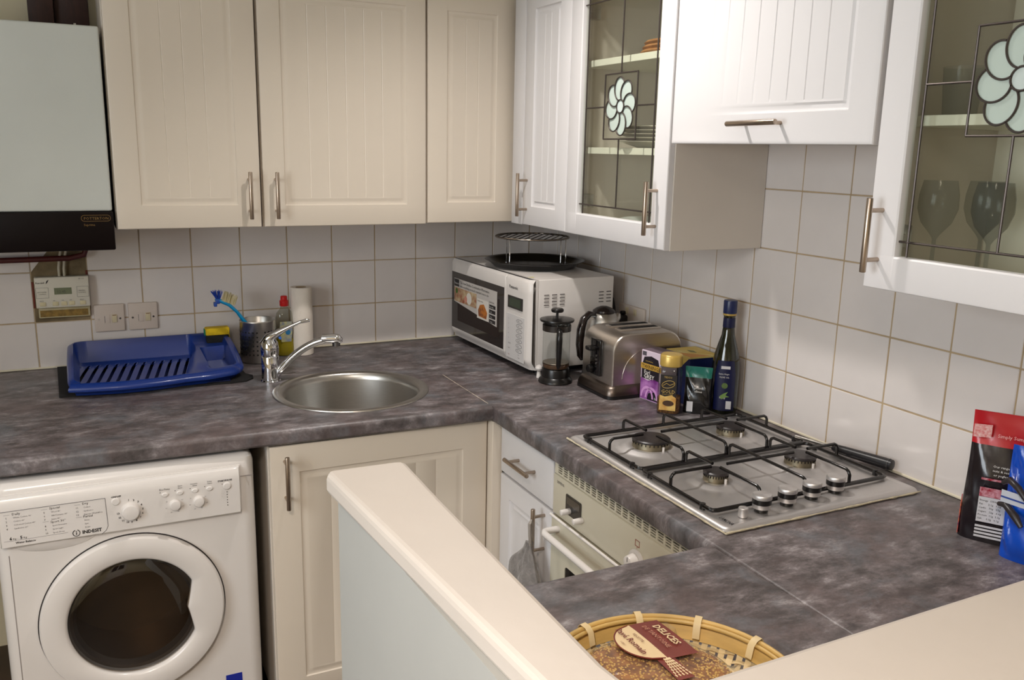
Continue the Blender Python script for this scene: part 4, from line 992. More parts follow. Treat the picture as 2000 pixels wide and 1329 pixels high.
rows = []
for i, (a, b) in enumerate([('1','Micro'),('2','Grill'),('3','Conv'),('4','Combi'),('5','Weight'),('Quick','Time'),('Less','More')]):
    rows += [(a,.0068,.468,.161-.0158*i,GREYINK),(b,.0056,.531,.1618-.0158*i,GREYINK)]
rows += [('Start',.0062,.536,.0455,GREYINK),('Stop',.0062,.468,.0455,mat('red_brown_ink',(150,70,50))),('10',.0062,.536,.057-.003,GREYINK)]
texts(pn, rows, mfF(-.0076), 'key_lettering')
vg = G(); fs_ = lambda x: x
side = mw-.0004
for (bx0, bzs, cols) in ((.045,.222,3),(.245,.222,2)):
    for c_ in range(cols):
        lv_ = G()
        for r_ in range(4): lv_.cyl((side,bx0+c_*.028,bzs+.0105*r_),(side,bx0+.017+c_*.028,bzs+.0105*r_),.0016,n=6)
        ob('vent_slot', lv_, mat('vent_dark',(70,62,60),.7), t)
        lv_ = G()
        for r_ in range(4): lv_.cyl((side,bx0+.001+c_*.028,bzs-.0028+.0105*r_),(side,bx0+.018+c_*.028,bzs-.0028+.0105*r_),.0017,n=6)
        ob('vent_louvre', lv_, WAPP, t)
ob('front_seam', G().box(mw-.0008,mw-.0001,.0225,.0240,mz0+.004,mz1-.002), mat('seam_grey',(140,132,130)), t)
for x in (.04,mw-.04):
    for y in (.05,md-.04): ob('foot', G().cyl((x,y,.0),(x,y,mz0+.005),.014,n=18), BLACKP, t)
ob('base_pan', G().box(.02,mw-.02,.03,md-.01,.009,mz0+.0045), BLACKP, t)
ob('round_sticker', G().cyl((mw-.06,.030,mz1),(mw-.06,.030,mz1+.0004),.010,n=20), mat('sticker_yellow',(206,196,70),.6,noise=.4,nscale=60,rgb2=(216,210,190)), t)
TYX, TYY = -.222, -.345
t = thing('crisp_pan', 'round black enamel pan lying on top of the microwave', 'pan', (TYX,TYY,1.2025))
ob('pan_shell', G().lathe([(0,.0005),(.135,.0005),(.140,.002),(.158,.018),(.168,.021),(.170,.0235),(.166,.0245),(.156,.0205),(.139,.0045),(.132,.003),(0,.003)], n=72), ENAM, t, sharp=45)
t = thing('grill_rack', 'round wire grill rack on tall legs standing in the black pan', 'rack', (TYX-.008,TYY+.005,1.206))
WIRE = mat('rack_chrome',(170,160,150),.25,1,noise=.2,nscale=40)
rr_ = .124; zt_ = .096
ob('rim', G().tube([(rr_*math.cos(2*PI*k/48),rr_*math.sin(2*PI*k/48),zt_) for k in range(48)],.0032,8,closed=True), WIRE, t, sharp=60)
for k in range(11):
    x = -rr_+rr_*2*(k+1)/12; h2 = math.sqrt(rr_*rr_-x*x); ob('wire', G().cyl((x*.766-h2*.643,-x*.643-h2*.766,zt_+.002),(x*.766+h2*.643,-x*.643+h2*.766,zt_+.002),.0016,n=6), mat('rack_dark_wire',(70,58,50),.4,.8), t)
for a in (math.radians(205),math.radians(-65),math.radians(-12),math.radians(110)):
    x, y = rr_*.97*math.cos(a), rr_*.97*math.sin(a)
    ob('leg', G().tube([(x*.90,y*.90,zt_),(x,y,zt_-.004),(x,y,.006),(x,y,.0006)],.0019,8), CHROME, t, sharp=60)

# ------------------------------------------------------------------ coffee press, kettle, toaster
t = thing('coffee_press', 'glass coffee press with black lid and handle beside the microwave', 'coffee press', (-.338,-.722,.9))
ob('base', G().lathe([(0,.0005),(.050,.0005),(.052,.003),(.050,.010),(.043,.018),(.0425,.040),(.041,.044),(0,.044)], n=48), BLACKP, t)
ob('beaker', G().lathe([(0,.0455),(.038,.0455),(.041,.050),(.0415,.06),(.0415,.182),(.043,.186)], n=48), CLEAR, t, sharp=60)
ob('coffee_dregs', G().lathe([(0,.046),(.0375,.046),(.0398,.050),(.0402,.0585),(0,.0575)], n=40), mat('coffee_brown',(92,66,46),.3), t)
ob('filter_disc', G().lathe([(.0395,.060),(.0405,.0615),(.0395,.063),(.01,.0635),(0,.065),(0,.060)], n=40), mat('filter_steel',(150,140,126),.35,1), t)
ob('plunger_rod', G().cyl((0,0,.064),(0,0,.215),.0022,n=10), CHROME, t)
ob('top_band', G().lathe([(.0425,.160),(.0432,.160),(.0432,.178),(.0425,.178)], n=48), mat('band_black',(40,32,28),.4), t)
ob('lid', G().lathe([(.043,.186),(.050,.188),(.052,.191),(.0515,.195),(.030,.199),(.008,.200),(0,.200)], n=48), BLACKP, t)
ob('plunger_knob', G().lathe([(.004,.199),(.004,.215),(.017,.216),(.019,.219),(.019,.224),(.016,.227),(0,.228)], n=32), BLACKP, t)
ha = math.radians(-112); hxy = lambda r: (r*math.cos(ha), r*math.sin(ha))
ob('handle', G().tube([(*hxy(.043),.170),(*hxy(.058),.172),(*hxy(.070),.164),(*hxy(.071),.14),(*hxy(.066),.10),(*hxy(.062),.065),(*hxy(.058),.055)],[.006,.0075,.009,.009,.0085,.007,.004],12), BLACKP, t, sharp=60)
ob('screw_spout', G().cyl((*hxy(.043),.06),(*hxy(.060),.06),.003,n=10), CHROME, t)
tag(ob('small_white_object', G().lathe([(0,-.012),(.010,-.006),(.012,.0),(.010,.006),(0,.012)], c=(-.362,-.660,.930), n=20).cyl((-.362,-.660,.9),(-.362,-.660,.92),.008,.006,n=14), WAPP), 'small rounded white object beside the microwave, half hidden by the coffee press', 'ornament')  # rounded white blob on a short stem, its kind left open
KX, KY = -.160, -.700
t = thing('kettle', 'brushed steel kettle with a black lid and black handle behind the toaster', 'kettle', (KX,KY,.9))
ob('power_base', G().lathe([(0,.0005),(.060,.0005),(.062,.004),(.060,.013),(0,.014)], n=40), BLACKP, t)
ob('kettle_body', G().lathe([(.056,.0145),(.0565,.017),(.0580,.03),(.0575,.08),(.0555,.12),(.052,.155),(.045,.180),(.036,.198),(.033,.200)], n=56), STEEL, t, sharp=50)
ob('lid', G().lathe([(.034,.199),(.0355,.202),(.034,.207),(.024,.214),(.012,.219),(0,.2205)], n=40), mat('lid_brown_black',(30,20,18),.25), t)
k_ = math.radians(192); kx = lambda r, s=0: (r*math.cos(k_)-s*math.sin(k_), r*math.sin(k_)+s*math.cos(k_))
ob('handle', G().tube([(*kx(.040),.196),(*kx(.062),.200),(*kx(.083),.186),(*kx(.094),.155),(*kx(.097),.11),(*kx(.092),.075),(*kx(.085),.060)],[.008,.0105,.0125,.0135,.0130,.0115,.006],14), mat('handle_brown_black',(28,20,18),.18,coat=.3), t, sharp=60)
ob('spout', G().tube([(*kx(-.045),.165),(*kx(-.062),.180),(*kx(-.066),.190)],[.016,.011,.006],12), STEEL, t, sharp=60)
t = thing('toaster', 'brushed steel two-slice toaster with a black control end', 'toaster', (-.288,-.8665,.9), math.radians(-1))
tl, tw2 = .240, .086
P = []
def tprof(x0, x1, z0, z1, r, k=10):
    Q = [(x0,z0)]
    for i in range(k+1): a = PI-PI/2*i/k; Q.append((x0+r+r*math.cos(a), z1-r+r*math.sin(a)))
    for i in range(k+1): a = PI/2-PI/2*i/k; Q.append((x1-r+r*math.cos(a), z1-r+r*math.sin(a)))
    Q.append((x1,z0)); return Q
tg = G(); n = 0; lays = []
for y, d in ((-tw2,.006),(-tw2+.0012,.003),(-tw2+.004,.0008),(-tw2+.010,0),(tw2-.010,0),(tw2-.004,.0008),(tw2-.0012,.003),(tw2,.006)):
    Q = tprof(.006+d*.6,tl-d*.6,.036,.186-d*.6,.052); n = len(Q); lays.append([(x,y,z) for x,z in Q])
vs = [p for l in lays for p in l]
tg.add(vs, [(k*n+i,k*n+(i+1)%n,(k+1)*n+(i+1)%n,(k+1)*n+i) for k in range(len(lays)-1) for i in range(n)])
tg.add(lays[0], [tuple(range(n))]); tg.add(lays[-1], [tuple(range(n))])
TST = mat('toaster_steel',(214,206,198),.27,1,noise=.08,nscale=6,stretch=(1,1,14),aniso=.4,rvar=.12)
ob('toaster_body', tg, TST, t, sharp=25)
ob('top_ridge', G().box(.055,tl-.045,-.042,-.010,.1855,.1905,.002).box(.055,tl-.045,.010,.042,.1855,.1905,.002), TST, t)
for s in (-.026,.026): ob('bread_slot', G().box(.062,tl-.052,s-.011,s+.011,.1890,.1912,.001), DARKV, t)
ob('side_arc', G().tube([(.125+.085*math.cos(a),-tw2-.0006,.055+.085*math.sin(a)) for a in [PI*k/28 for k in range(29)]],.0011,6), mat('arc_light',(206,200,194),.2,1), t, sharp=60)
fo_ = G(); Q = [rrect(-.010+d,tl+.006-d,-tw2-.012+d,tw2+.012-d,.026,6) for d in (0,0,.004,.010)]
n = len(Q[0]); vs = []
for q, z in zip(Q, (.0095,.016,.030,.038)): vs += [(x,y,z) for x,y in q]
fo_.add(vs, [(k*n+i,k*n+(i+1)%n,(k+1)*n+(i+1)%n,(k+1)*n+i) for k in range(3) for i in range(n)]); fo_.add([(x,y,.038) for x,y in Q[3]],[tuple(range(n))])
ob('steel_skirt', fo_, mat('skirt_steel',(120,108,100),.35,1), t, sharp=50)
ob('black_base', G().plate(rrect(-.012,tl+.008,-tw2-.014,tw2+.014,.028,6), [], .0005, .0093), BLACKP, t)
ce = ob('control_strip', G().box(-.004,.008,-.030,.026,.052,.160,.0045,3), BLACKG, t)
ob('lever', G().box(-.030,-.003,-.016,.012,.128,.140,.004,3), BLACKP, ce)
ob('browning_knob', G().cyl((-.004,.012,.070),(-.018,.012,.070),.013,.0115,n=24,b=.002), BLACKP, ce)
for k in range(3): ob('button', G().cyl((-.0035,-.014,.090+.011*k),(-.0065,-.014,.090+.011*k),.0035,n=12), mat('button_grey',(110,106,104),.3,.7), ce)
# sockets and flex behind
t = thing('double_socket', 'white double wall socket behind the kettle and toaster', 'socket', (-.0085,-.566,1.015), R90)
ob('faceplate', G().box(0,.146,-.009,.001,0,.086,.003,3), mat('plate_white',(206,192,180)), t)
for x in (.05,.096): ob('rocker', G().box(x-.008,x+.008,-.0115,-.0088,.058,.078,.001), mat('rocker_cream',(206,192,158)), t)
tag(ob('mains_plug', G().box(-.052,-.0178,-.625,-.585,1.022,1.068,.006).box(-.034,-.018,-.612,-.598,1.069,1.080,.003), BLACKP), 'black mains plug in the double wall socket', 'plug')
tag(ob('power_flex', G().tube([(-.030,-.570,1.00),(-.026,-.553,1.04),(-.024,-.548,1.08),(-.026,-.540,1.11),(-.030,-.520,1.128),(-.034,-.500,1.120),(-.036,-.488,1.10)],.0045,8), BLACKP, sharp=60), 'black power cord looping up the wall behind the microwave', 'cord')

# ------------------------------------------------------------------ groceries by the hob
def cbox(parent, w, d, h, m, b=.0008): return ob('carton', G().box(0,w,0,d,0,h,b,1), m, parent)
t = thing('tea_carton', 'purple and white Earl Grey tea carton standing left of the coffee jar', 'carton', (-.199,-.971,.9005), -PI/2+math.radians(8))
cw, cd, chh = .080, .062, .143
cbox(t, cw, cd, chh, mat('lilac_card',(214,198,212),.45))
cf = lambda y: (lambda u, v: (u, y, v))
def patch(nm, pts, y, m, parent=t): return ob(nm, G().plate(pts, [], y-.0003, y, lambda u,v,w:(u,w,v)), m, parent)
patch('dark_panel', [(.004,.062),(.076,.062),(.076,.090),(.004,.090)], -.0001, mat('ink_black_card',(26,20,30),.4), t)
patch('purple_swirl', [(.001,.002),(.079,.002),(.079,.062),(.055,.066),(.03,.058),(.001,.063)], -.0001, mat('purple_card',(110,40,120),.4,noise=.4,nscale=26,rgb2=(190,130,196)), t)
patch('dark_swirl', [(.030,.004),(.076,.004),(.076,.020),(.060,.030),(.035,.022)], -.0005, mat('ink_black_card',(26,20,30)), t)
patch('crest_panel', [(.006,.106),(.074,.106),(.068,.124),(.040,.130),(.012,.124)], -.0001, mat('ink_black_card',(26,20,30)), t)
patch('gold_band', [(-.0005,.090),(.0805,.090),(.0805,.106),(-.0005,.106)], -.0001, mat('gold_card',(190,150,60),.4), t)
for a0 in range(2): patch('swirl_arc', [(.030+.018*a0+.026*math.cos(x),.008+.034*math.sin(x)) for x in [PI*k/10 for k in range(11)]]+[(.030+.018*a0+.020*math.cos(x),.008+.026*math.sin(x)) for x in [PI*k/10 for k in range(10,-1,-1)]], -.0008, mat('pink_card',(206,150,206),.4), t)
texts(t, [('TWININGS',.0150,.004,.0925,mat('dark_gold_ink',(60,40,10),.5),.0002),('Earl',.0160,.014,.0765,WINK),('GREY',.0170,.014,.0640,WINK,.0002),('THE ORIGINAL',.0045,.018,.112,GOLDINK)], cf(-.0007), 'carton_lettering')
texts(t, [('50',.0100,.060,.008,WINK)], cf(-.0012), 'carton_lettering')
patch('grey_seal', [(.004,.128),(.020,.128),(.020,.140),(.004,.140)], -.0001, mat('seal_print',(80,76,84),.5), t)
ob('carton_flap', G().box(.002,cw-.002,.004,cd-.004,chh,chh+.0012), mat('grey_lilac_card',(120,104,116),.5,noise=.2), t)
t = thing('coffee_jar', 'glass instant coffee jar with a gold lid and gold label', 'jar', (-.204,-1.117,.9), math.radians(-44))
sq = lambda a: 1/max(abs(math.cos(a))**4+abs(math.sin(a))**4,1e-6)**.25*.94
GJ = glass('jar_glass',(.86,.85,.80),1.45)
ob('jar_shell', G().lathe([(0,.0005),(.030,.0005),(.033,.004),(.0335,.02),(.0325,.10),(.033,.118),(.030,.127),(.026,.131),(.026,.134)], n=48, wob=sq), GJ, t, sharp=60)
ob('coffee_granules', G().lathe([(0,.003),(.028,.003),(.031,.006),(.0315,.02),(.031,.044),(.015,.048),(0,.046)], n=40, wob=sq), mat('granule_brown',(140,96,52),.9,noise=.5,nscale=160,rgb2=(72,40,20),bump=1,bscale=400), t)
ob('gold_lid', G().lathe([(.029,.131),(.0305,.133),(.0305,.158),(.029,.161),(.026,.163),(0,.1635)], n=44, wob=lambda a:1+.3*(sq(a)-1)), mat('gold_plastic',(196,164,84),.3,.3), t)
jl = G().plate([(-.022,.014),(.022,.014),(.022,.112),(-.022,.112)], [], -.0345, -.0341, lambda u,v,w:(u,w,v))
jb = ob('jar_label', jl, mat('label_black',(26,18,14),.4), t)
ob('label_gold', G().plate([(-.022,.014),(.022,.014),(.022,.050),(.010,.057),(-.008,.052),(-.022,.056)], [], -.0349, -.0346, lambda u,v,w:(u,w,v)), mat('label_amber',(184,120,40),.4,noise=.5,nscale=36,rgb2=(222,188,110)), jb)
ob('label_cup', G().plate(circle(.002,.034,.015,24,.008), [], -.0353, -.0350, lambda u,v,w:(u,w,v)), mat('label_brown',(70,44,24),.4), jb)
ob('bean_mark', G().tube([(.017*math.cos(2*PI*k/24),-.0350,.086+.010*math.sin(2*PI*k/24)+.003*math.cos(2*PI*k/24)) for k in range(24)],.0006,4,closed=True).tube([(-.014,-.035,.082),(-.005,-.035,.089),(.004,-.035,.084),(.015,-.035,.090)],.0006,4), GOLDINK, jb)
texts(jb, [('GOLD',.0135,-.0185,.062,GOLDINK),('TESCO',.007,-.012,.103,GOLDINK),('ROAST COFFEE',.0042,-.015,.057,GOLDINK)], cf(-.0354), 'label_lettering')
t = thing('yellow_tea_box', 'yellow topped dark blue tea box against the wall behind the groceries', 'carton', (-.117,-.975,.9005), -PI/2+math.radians(-3))
cbox(t, .118, .098, .138, mat('navy_card',(20,34,84),.4,noise=.1))
ob('yellow_top', G().box(-.0004,.1184,-.0004,.0984,.134,.1392,.0006,1), mat('yellow_card',(214,180,60),.45,noise=.2,nscale=18,rgb2=(224,206,130)), t)
ob('amber_triangle', G().plate([(.118,.0),(.05,.0),(.118,.07)], [], .1393, .1395), mat('amber_card',(206,140,30),.45), t)
patch('folded_front', [(.0,.138),(.118,.138),(.085,.110),(.055,.132),(.03,.112)], -.0005, mat('yellow_card',(214,180,60)), t)
ob('top_print', G().plate([(.035,.045),(.06,.04),(.075,.052),(.05,.058)], [], .1393, .1395), mat('olive_print',(110,110,50),.5), t)
t = thing('teal_food_pouch', 'dark foil pouch with a teal top between the coffee jar and oil bottle', 'pouch', (-.135,-1.150,.9), math.radians(-42))
def pouch(parent, w, d, h, m_body, m_top, ztop, lean=0, crump=.003, nv=26, nu=40, name='pouch_body', seed=1, mats=None):
    rnd = random.Random(seed); ph = [rnd.uniform(0,6) for _ in range(6)]
    g = G(); vs = []
    for j in range(nv+1):
        v = j/nv; th = d*.5*(1-smooth(.45,1,v))*(.75+.25*math.sin(PI*min(1,v*1.6)))+.0012; ww = w*.5*(1+.03*math.sin(v*5+ph[0]))
        for i in range(nu):
            a = 2*PI*i/nu; cx_, sx_ = math.cos(a), math.sin(a)
            x = ww*math.copysign(abs(cx_)**.7, cx_); y = th*math.copysign(abs(sx_)**.9, sx_)
            c = crump*(math.sin(9*v+3*a+ph[1])*math.sin(5*a+ph[2]+7*v)+.6*math.sin(17*v+ph[3]+2*a))*(1-abs(cx_)**6)
            vs.append((x, y+c*(1-.85*smooth(.9,1,v))*smooth(0,.08,v)+lean*v*h, h*v))
    fs = [(j*nu+i,j*nu+(i+1)%nu,(j+1)*nu+(i+1)%nu,(j+1)*nu+i) for j in range(nv) for i in range(nu)]
    k = int(ztop*nv)
    body = G().add(vs, fs[:k*nu]); body.add([vs[i] for i in range(nu)],[tuple(range(nu))])
    ob(name, body, m_body, parent, sharp=60)
    top = G().add(vs, fs[k*nu:]); top.add([vs[nv*nu+i] for i in range(nu)],[tuple(range(nu))])
    return ob('pouch_top', top, m_top, parent, sharp=60)
pouch(t, .072, .040, .128, mat('black_foil',(22,20,20),.25,noise=.2,coat=.2), mat('teal_foil',(16,110,96),.3,coat=.2), .80, seed=3)
patch('white_label', [(-.026,.008),(-.010,.008),(-.010,.036),(-.026,.036)], -.0235, mat('label_white',(206,204,206),.5), t)
texts(t, [('pitted',.009,-.008,.072,WINK),('olives',.009,-.008,.062,WINK)], cf(-.0240), 'pouch_lettering')
OXX, OYY = -.060, -1.168
t = thing('oil_bottle', 'tall dark olive oil bottle with a blue cap beside the hob', 'bottle', (OXX,OYY,.9), math.radians(-40))
ob('bottle_body', G().lathe([(0,.0005),(.032,.0005),(.0355,.004),(.0365,.02),(.0375,.10),(.0370,.135),(.033,.160),(.025,.190),(.0175,.215),(.0155,.235),(.015,.262),(.016,.266),(.016,.272),(0,.272)], n=48), mat('dark_bottle_glass',(26,28,12),.08,coat=.6,noise=.3,nscale=8), t, sharp=50)
NV = mat('navy_label',(12,18,60),.35)
ob('bottle_cap', G().lathe([(.0175,.273),(.0180,.276),(.0180,.306),(.0170,.309),(0,.3095)], n=36), mat('cap_blue',(20,34,80),.35), t)
ob('gold_ring', G().lathe([(.0168,.2685),(.0178,.269),(.0178,.2735),(.0168,.274)], n=36), mat('gold_plastic',(196,164,84)), t)
ob('neck_wrap', G().lathe([(.0162,.236),(.0164,.237),(.0158,.262),(.0156,.262)], n=36), NV, t)
def bent(r): return lambda u, v: (r*math.sin(u/r), -r*math.cos(u/r), v)
lb = G(); us2 = [-.030+.060*k/12 for k in range(13)]; B_ = bent(.0382)
lb.grid(us2, [.012,.06,.11,.150], lambda u,v: B_(u*(1 if v < .14 else .75), v)); ll = ob('front_label', lb, NV, t)
patch('white_badge', [(-.012,.128),(.012,.128),(.012,.136),(-.012,.136)], -.0389, mat('label_white',(206,204,206)), ll)
patch('green_seal', [(x,y) for x,y in circle(0,.082,.008,20)], -.0389, mat('seal_olive',(96,120,60),.5,noise=.4,nscale=300), ll)
patch('olive_sprig', [(-.012,.052),(-.002,.060),(.010,.066),(.004,.056),(.014,.052),(.002,.050),(-.006,.044)], -.0389, mat('sprig_green',(110,140,70),.5), ll)
patch('barcode_panel', [(.006,.018),(.020,.018),(.020,.040),(.006,.040)], -.0389, mat('label_white',(206,204,206)), ll)
texts(ll, [('FILIPPO',.0055,-.011,.1305,INK),('Extra Virgin',.0060,-.018,.112,WINK),('OLIVE OIL',.0060,-.016,.103,WINK),('fruity',.0075,-.012,.046,WINK)], bent(.0392), 'label_lettering')

# ------------------------------------------------------------------ bags on the right
t = thing('red_black_food_bag', 'black stand-up food bag with a red top and white nutrition panel', 'food bag', (-.128,-2.018,.9), math.radians(-57))
bag_red = pouch(t, .112, .056, .243, mat('black_film',(24,16,22),.22,coat=.3,noise=.2), mat('red_film',(176,10,26),.3,coat=.2), .77, crump=.0022, nv=44, seed=8)
F = -.0345
BP = lambda nm, pts, m, y=F: patch(nm, pts, y, m, t)
BP('nutrition_panel', [(-.030,.044),(.030,.044),(.030,.092),(-.030,.092)], mat('label_white',(206,204,206)))
BP('crimson_panel', [(-.030,.0925),(.030,.0925),(.030,.110),(-.030,.110)], mat('crimson_print',(150,20,44),.4,noise=.3,nscale=160,rgb2=(206,150,160)))
BP('crimson_line', [(-.030,.124),(.030,.124),(.030,.128),(-.030,.128)], mat('crimson_print',(150,20,44)))
for k in range(4): BP('barcode_stripe', [(-.030,.014+.0065*k),(.030,.014+.0065*k),(.030,.018+.0065*k),(-.030,.018+.0065*k)], mat('label_white',(206,204,206)))
rows = [('Energy  1550kJ  465kJ',.0050,-.028,.084),('Fat      2.1g   0.6g',.0050,-.028,.077),('Carbs   70g   21g',.0050,-.028,.070),('Sugars   22g   6.6g',.0050,-.028,.063),('Protein  11g  3.3g',.0050,-.028,.056),('Salt     0.3g   0.1g',.0050,-.028,.049),
 ('Our range of delicious fruits,',.0062,-.014,.150,WINK),('nuts & seeds to put in muesli,',.0062,-.014,.142,WINK),('or yoghurt or simply on top',.0062,-.012,.134,WINK),('granola',.0105,.014,.158,WINK)]
texts(t, rows, cf(F-.0008), 'bag_lettering')
texts(t, [('Simply Sumptuous',.0088,-.014,.201,mat('pink_ink',(226,170,170),.5))], lambda u, v: (u,-.0165+(v-.2)*.25,v), 'bag_lettering')
patch('price_sticker', [(-.053,.196),(-.024,.198),(-.024,.222),(-.053,.220)], -.0145, mat('pink_print',(206,110,110),.5,noise=.3,nscale=200,rgb2=(226,190,186)), t)
ob('berry_print', G().plate([(-.004,.004),(.012,.004),(.014,.075),(.000,.062)], [], -.0585, -.0570, lambda u,v,w:(w,u-.006,v)), mat('berry_print',(120,40,80),.4,nscale=120,rgb2=(214,110,70)), t)
t = thing('blue_food_bag', 'bright blue food bag folded over and held with a dark clip, beside the red-topped bag', 'food bag', (-.150,-2.104,.9), math.radians(-70))
pouch(t, .096, .052, .205, mat('blue_film',(0,72,186),.3,coat=.3,noise=.15), mat('blue_film',(0,72,186)), .75, crump=.006, nv=40, seed=5)
BB = lambda nm, pts, m, y=-.0325: patch(nm, pts, y, m, t)
BB('silver_band', [(-.050,.108),(.040,.100),(.040,.122),(-.050,.130)], mat('silver_print',(190,194,204),.4))
BB('blue_line', [(-.050,.116),(.040,.108),(.040,.111),(-.050,.119)], mat('line_blue',(30,60,140),.4), -.0330)
BP2 = lambda x, z: [(x+.026*math.cos(a), -.053, z+.014*math.sin(a)) for a in [2*PI*k/20 for k in range(20)]]
tag(ob('bag_clip', G().tube([(-.188,-2.062,1.038),(-.190,-2.075,1.048),(-.194,-2.095,1.040),(-.196,-2.115,1.022)],[.004,.006,.006,.004],10).tube([(-.188,-2.060,.998),(-.192,-2.075,1.002),(-.197,-2.098,.990),(-.199,-2.112,.976)],[.004,.006,.007,.004],10), mat('clip_dark',(40,34,36),.35), sharp=60), 'dark plastic clip on the blue food bag', 'clip')

# ------------------------------------------------------------------ bamboo basket and bread
BX, BY, BR = -.986, -2.203, .166
t = thing('bamboo_basket', 'round woven bamboo basket tray on the short worktop leaf', 'basket', (BX,BY,.9))
BAM = mat('bamboo_gold',(208,172,102),.45,noise=.25,nscale=14,stretch=(1,1,6)); BAML = mat('bamboo_pale',(222,198,150),.5,noise=.15,nscale=20)
ob('rim_band', G().lathe([(BR-.012,.022),(BR-.002,.046),(BR+.0005,.0465),(BR+.001,.044),(BR-.009,.020)], n=72), BAM, t)
ob('rim_hoop', G().tube([((BR-.001)*math.cos(2*PI*k/72),(BR-.001)*math.sin(2*PI*k/72),.0475) for k in range(72)],.0036,8,closed=True), BAM, t, sharp=60)
ob('rim_hoop', G().tube([((BR-.008)*math.cos(2*PI*k/72),(BR-.008)*math.sin(2*PI*k/72),.0455) for k in range(72)],.003,8,closed=True), BAM, t, sharp=60)
for k in range(12):
    a = 2*PI*k/12+.22; c_, s_ = math.cos(a), math.sin(a); M_ = Matrix.Rotation(a,4,'Z')
    g = G(); L_ = [(BR+.006,.030),(BR+.006,.049),(BR+.002,.0535),(BR-.008,.0525),(BR-.0145,.047),(BR-.019,.030)]
    for (r0_,z0_),(r1_,z1_) in zip(L_, L_[1:]): g.add([M_ @ Vector(p) for p in ((r0_,-.005,z0_),(r0_,.005,z0_),(r1_,.005,z1_),(r1_,-.005,z1_),(r0_-.0006,-.005,z0_-.0006),(r0_-.0006,.005,z0_-.0006),(r1_-.0006,.005,z1_-.0006),(r1_-.0006,-.005,z1_-.0006))], [(0,1,2,3),(7,6,5,4),(0,3,7,4),(1,5,6,2)])
    ob('binding', g, BAML, t, sharp=50)
wv = math.radians(38); pit = .0125; sw = .0042; N_ = int(BR/pit)+1
Rw = Matrix.Rotation(wv,4,'Z')
for d_ in (0,1):
    for k in range(-N_, N_+1):
        c = k*pit; h2 = BR-.010
        if abs(c) >= h2-.004: continue
        L_ = math.sqrt(h2*h2-c*c); m_ = max(2,int(2*L_/pit)+1); g = G(); vs = []
        st_ = [-L_+2*L_*i/(2*m_) for i in range(2*m_+1)]
        for s_ in st_:
            q = s_/pit; par = (k+d_) % 2; z = .0065+.0011*math.cos(PI*q+PI*par) ; r2 = math.hypot(s_,c)/h2; z += .014*r2**6
            for e_ in (-sw,sw):
                p = (s_, c+e_, z) if d_ == 0 else (c+e_, s_, z); vs.append(Rw @ Vector(p))
        nn_ = len(st_); up = vs; dn_ = [v-Vector((0,0,.0005)) for v in vs]
        g.add(up+dn_, [(2*i,2*i+1,2*i+3,2*i+2) for i in range(nn_-1)]+[(2*nn_+2*i,2*nn_+2*i+2,2*nn_+2*i+3,2*nn_+2*i+1) for i in range(nn_-1)])
        ob('cane_strip', g, BAML, t, sharp=60)
t = thing('bread_loaf', 'round seeded brown loaf in a clear printed wrapper, in the bamboo basket', 'bread', (-1.000,-2.188,.9095), 0)
CR = mat('crust_brown',(166,110,54),.8,noise=.4,nscale=60,rgb2=(104,60,32),bump=.8,bscale=120)
lf = G(); vs = []
ob('loaf', G().lathe([(0,.0005),(.080,.0005),(.098,.008),(.104,.022),(.099,.036),(.082,.045),(.045,.0495),(0,.050)], n=56, wob=lambda a: 1+.02*math.sin(3*a+1)+.015*math.sin(7*a)), CR, t)
sd = G(); SEED = mat('seed_gold',(224,182,96),.7,noise=.3,nscale=200)
for k in range(1500):
    r = .102*math.sqrt(random.random()); a = random.uniform(0,2*PI); z = .0502-.005*(r/.082)**2 if r < .082 else .0452-.5*(r-.082)
    sd.box(-.0012,.0012,-.0009,.0009,-.0006,.0009,M=Matrix.Translation((r*math.cos(a),r*math.sin(a),z)) @ Matrix.Rotation(random.uniform(0,3),4,'Z'))
o = ob('seeds', sd, SEED, t); o['kind'] = 'stuff'
# wrapper
fg = G(); NU, NVV = 64, 20; vs = []
rw = random.Random(4); ph = [rw.uniform(0,6) for _ in range(5)]
def wrapR(a):
    base = .109+.004*math.sin(5*a+ph[0])+.002*math.sin(11*a+ph[1])
    base += .040*math.exp(-((a-.90)/.16)**2)+.022*math.exp(-((a+.42)/.22)**2); return base
for j in range(NVV+1):
    v = j/NVV
    for i in range(NU):
        a = 2*PI*i/NU; a_ = (a+PI) % (2*PI)-PI; R_ = wrapR(a_); r = R_*v
        zz_ = .0565-.009*(r/.09)**2.5 if r < .09 else .0475-.9*(r-.09)
        if R_ > .115 and r > .09: zz_ = .0475-.16*(r-.09)
        zz_ += .0016*math.sin(9*a+14*v+ph[2])*v+.0012*math.sin(23*a+ph[3])*v*v; vs.append((r*math.cos(a), r*math.sin(a), max(.003,zz_)))
fg.add(vs, [(j*NU+i,j*NU+(i+1)%NU,(j+1)*NU+(i+1)%NU,(j+1)*NU+i) for j in range(NVV) for i in range(NU)])
WR = glass('wrapper_film',(.96,.95,.93),1.28,.14,.045,(.9,.84,.76)); ob('wrapper', fg, WR, t, sharp=60)
TRA = math.radians(92)   # the print reads down the loaf, toward the camera
def wf(z):
    ca, sa = math.cos(-TRA), math.sin(-TRA)
    def f(u, v):
        x, y = .040+u*ca-v*sa, .056+u*sa+v*ca; r = math.hypot(x, y)
        return (x, y, z-(.004*(r/.09)**2 if r < .09 else .004+.12*(r-.09)))
    return f
MAR = mat('maroon_print',(124,54,44),.4,noise=.15,nscale=30); CRP = mat('cream_print',(226,200,156),.45)
gp = G(); gp.grid([-.048+.096*k/10 for k in range(11)], [-.026+.052*k/5 for k in range(6)], wf(.0600)); ob('maroon_band', gp, MAR, t)
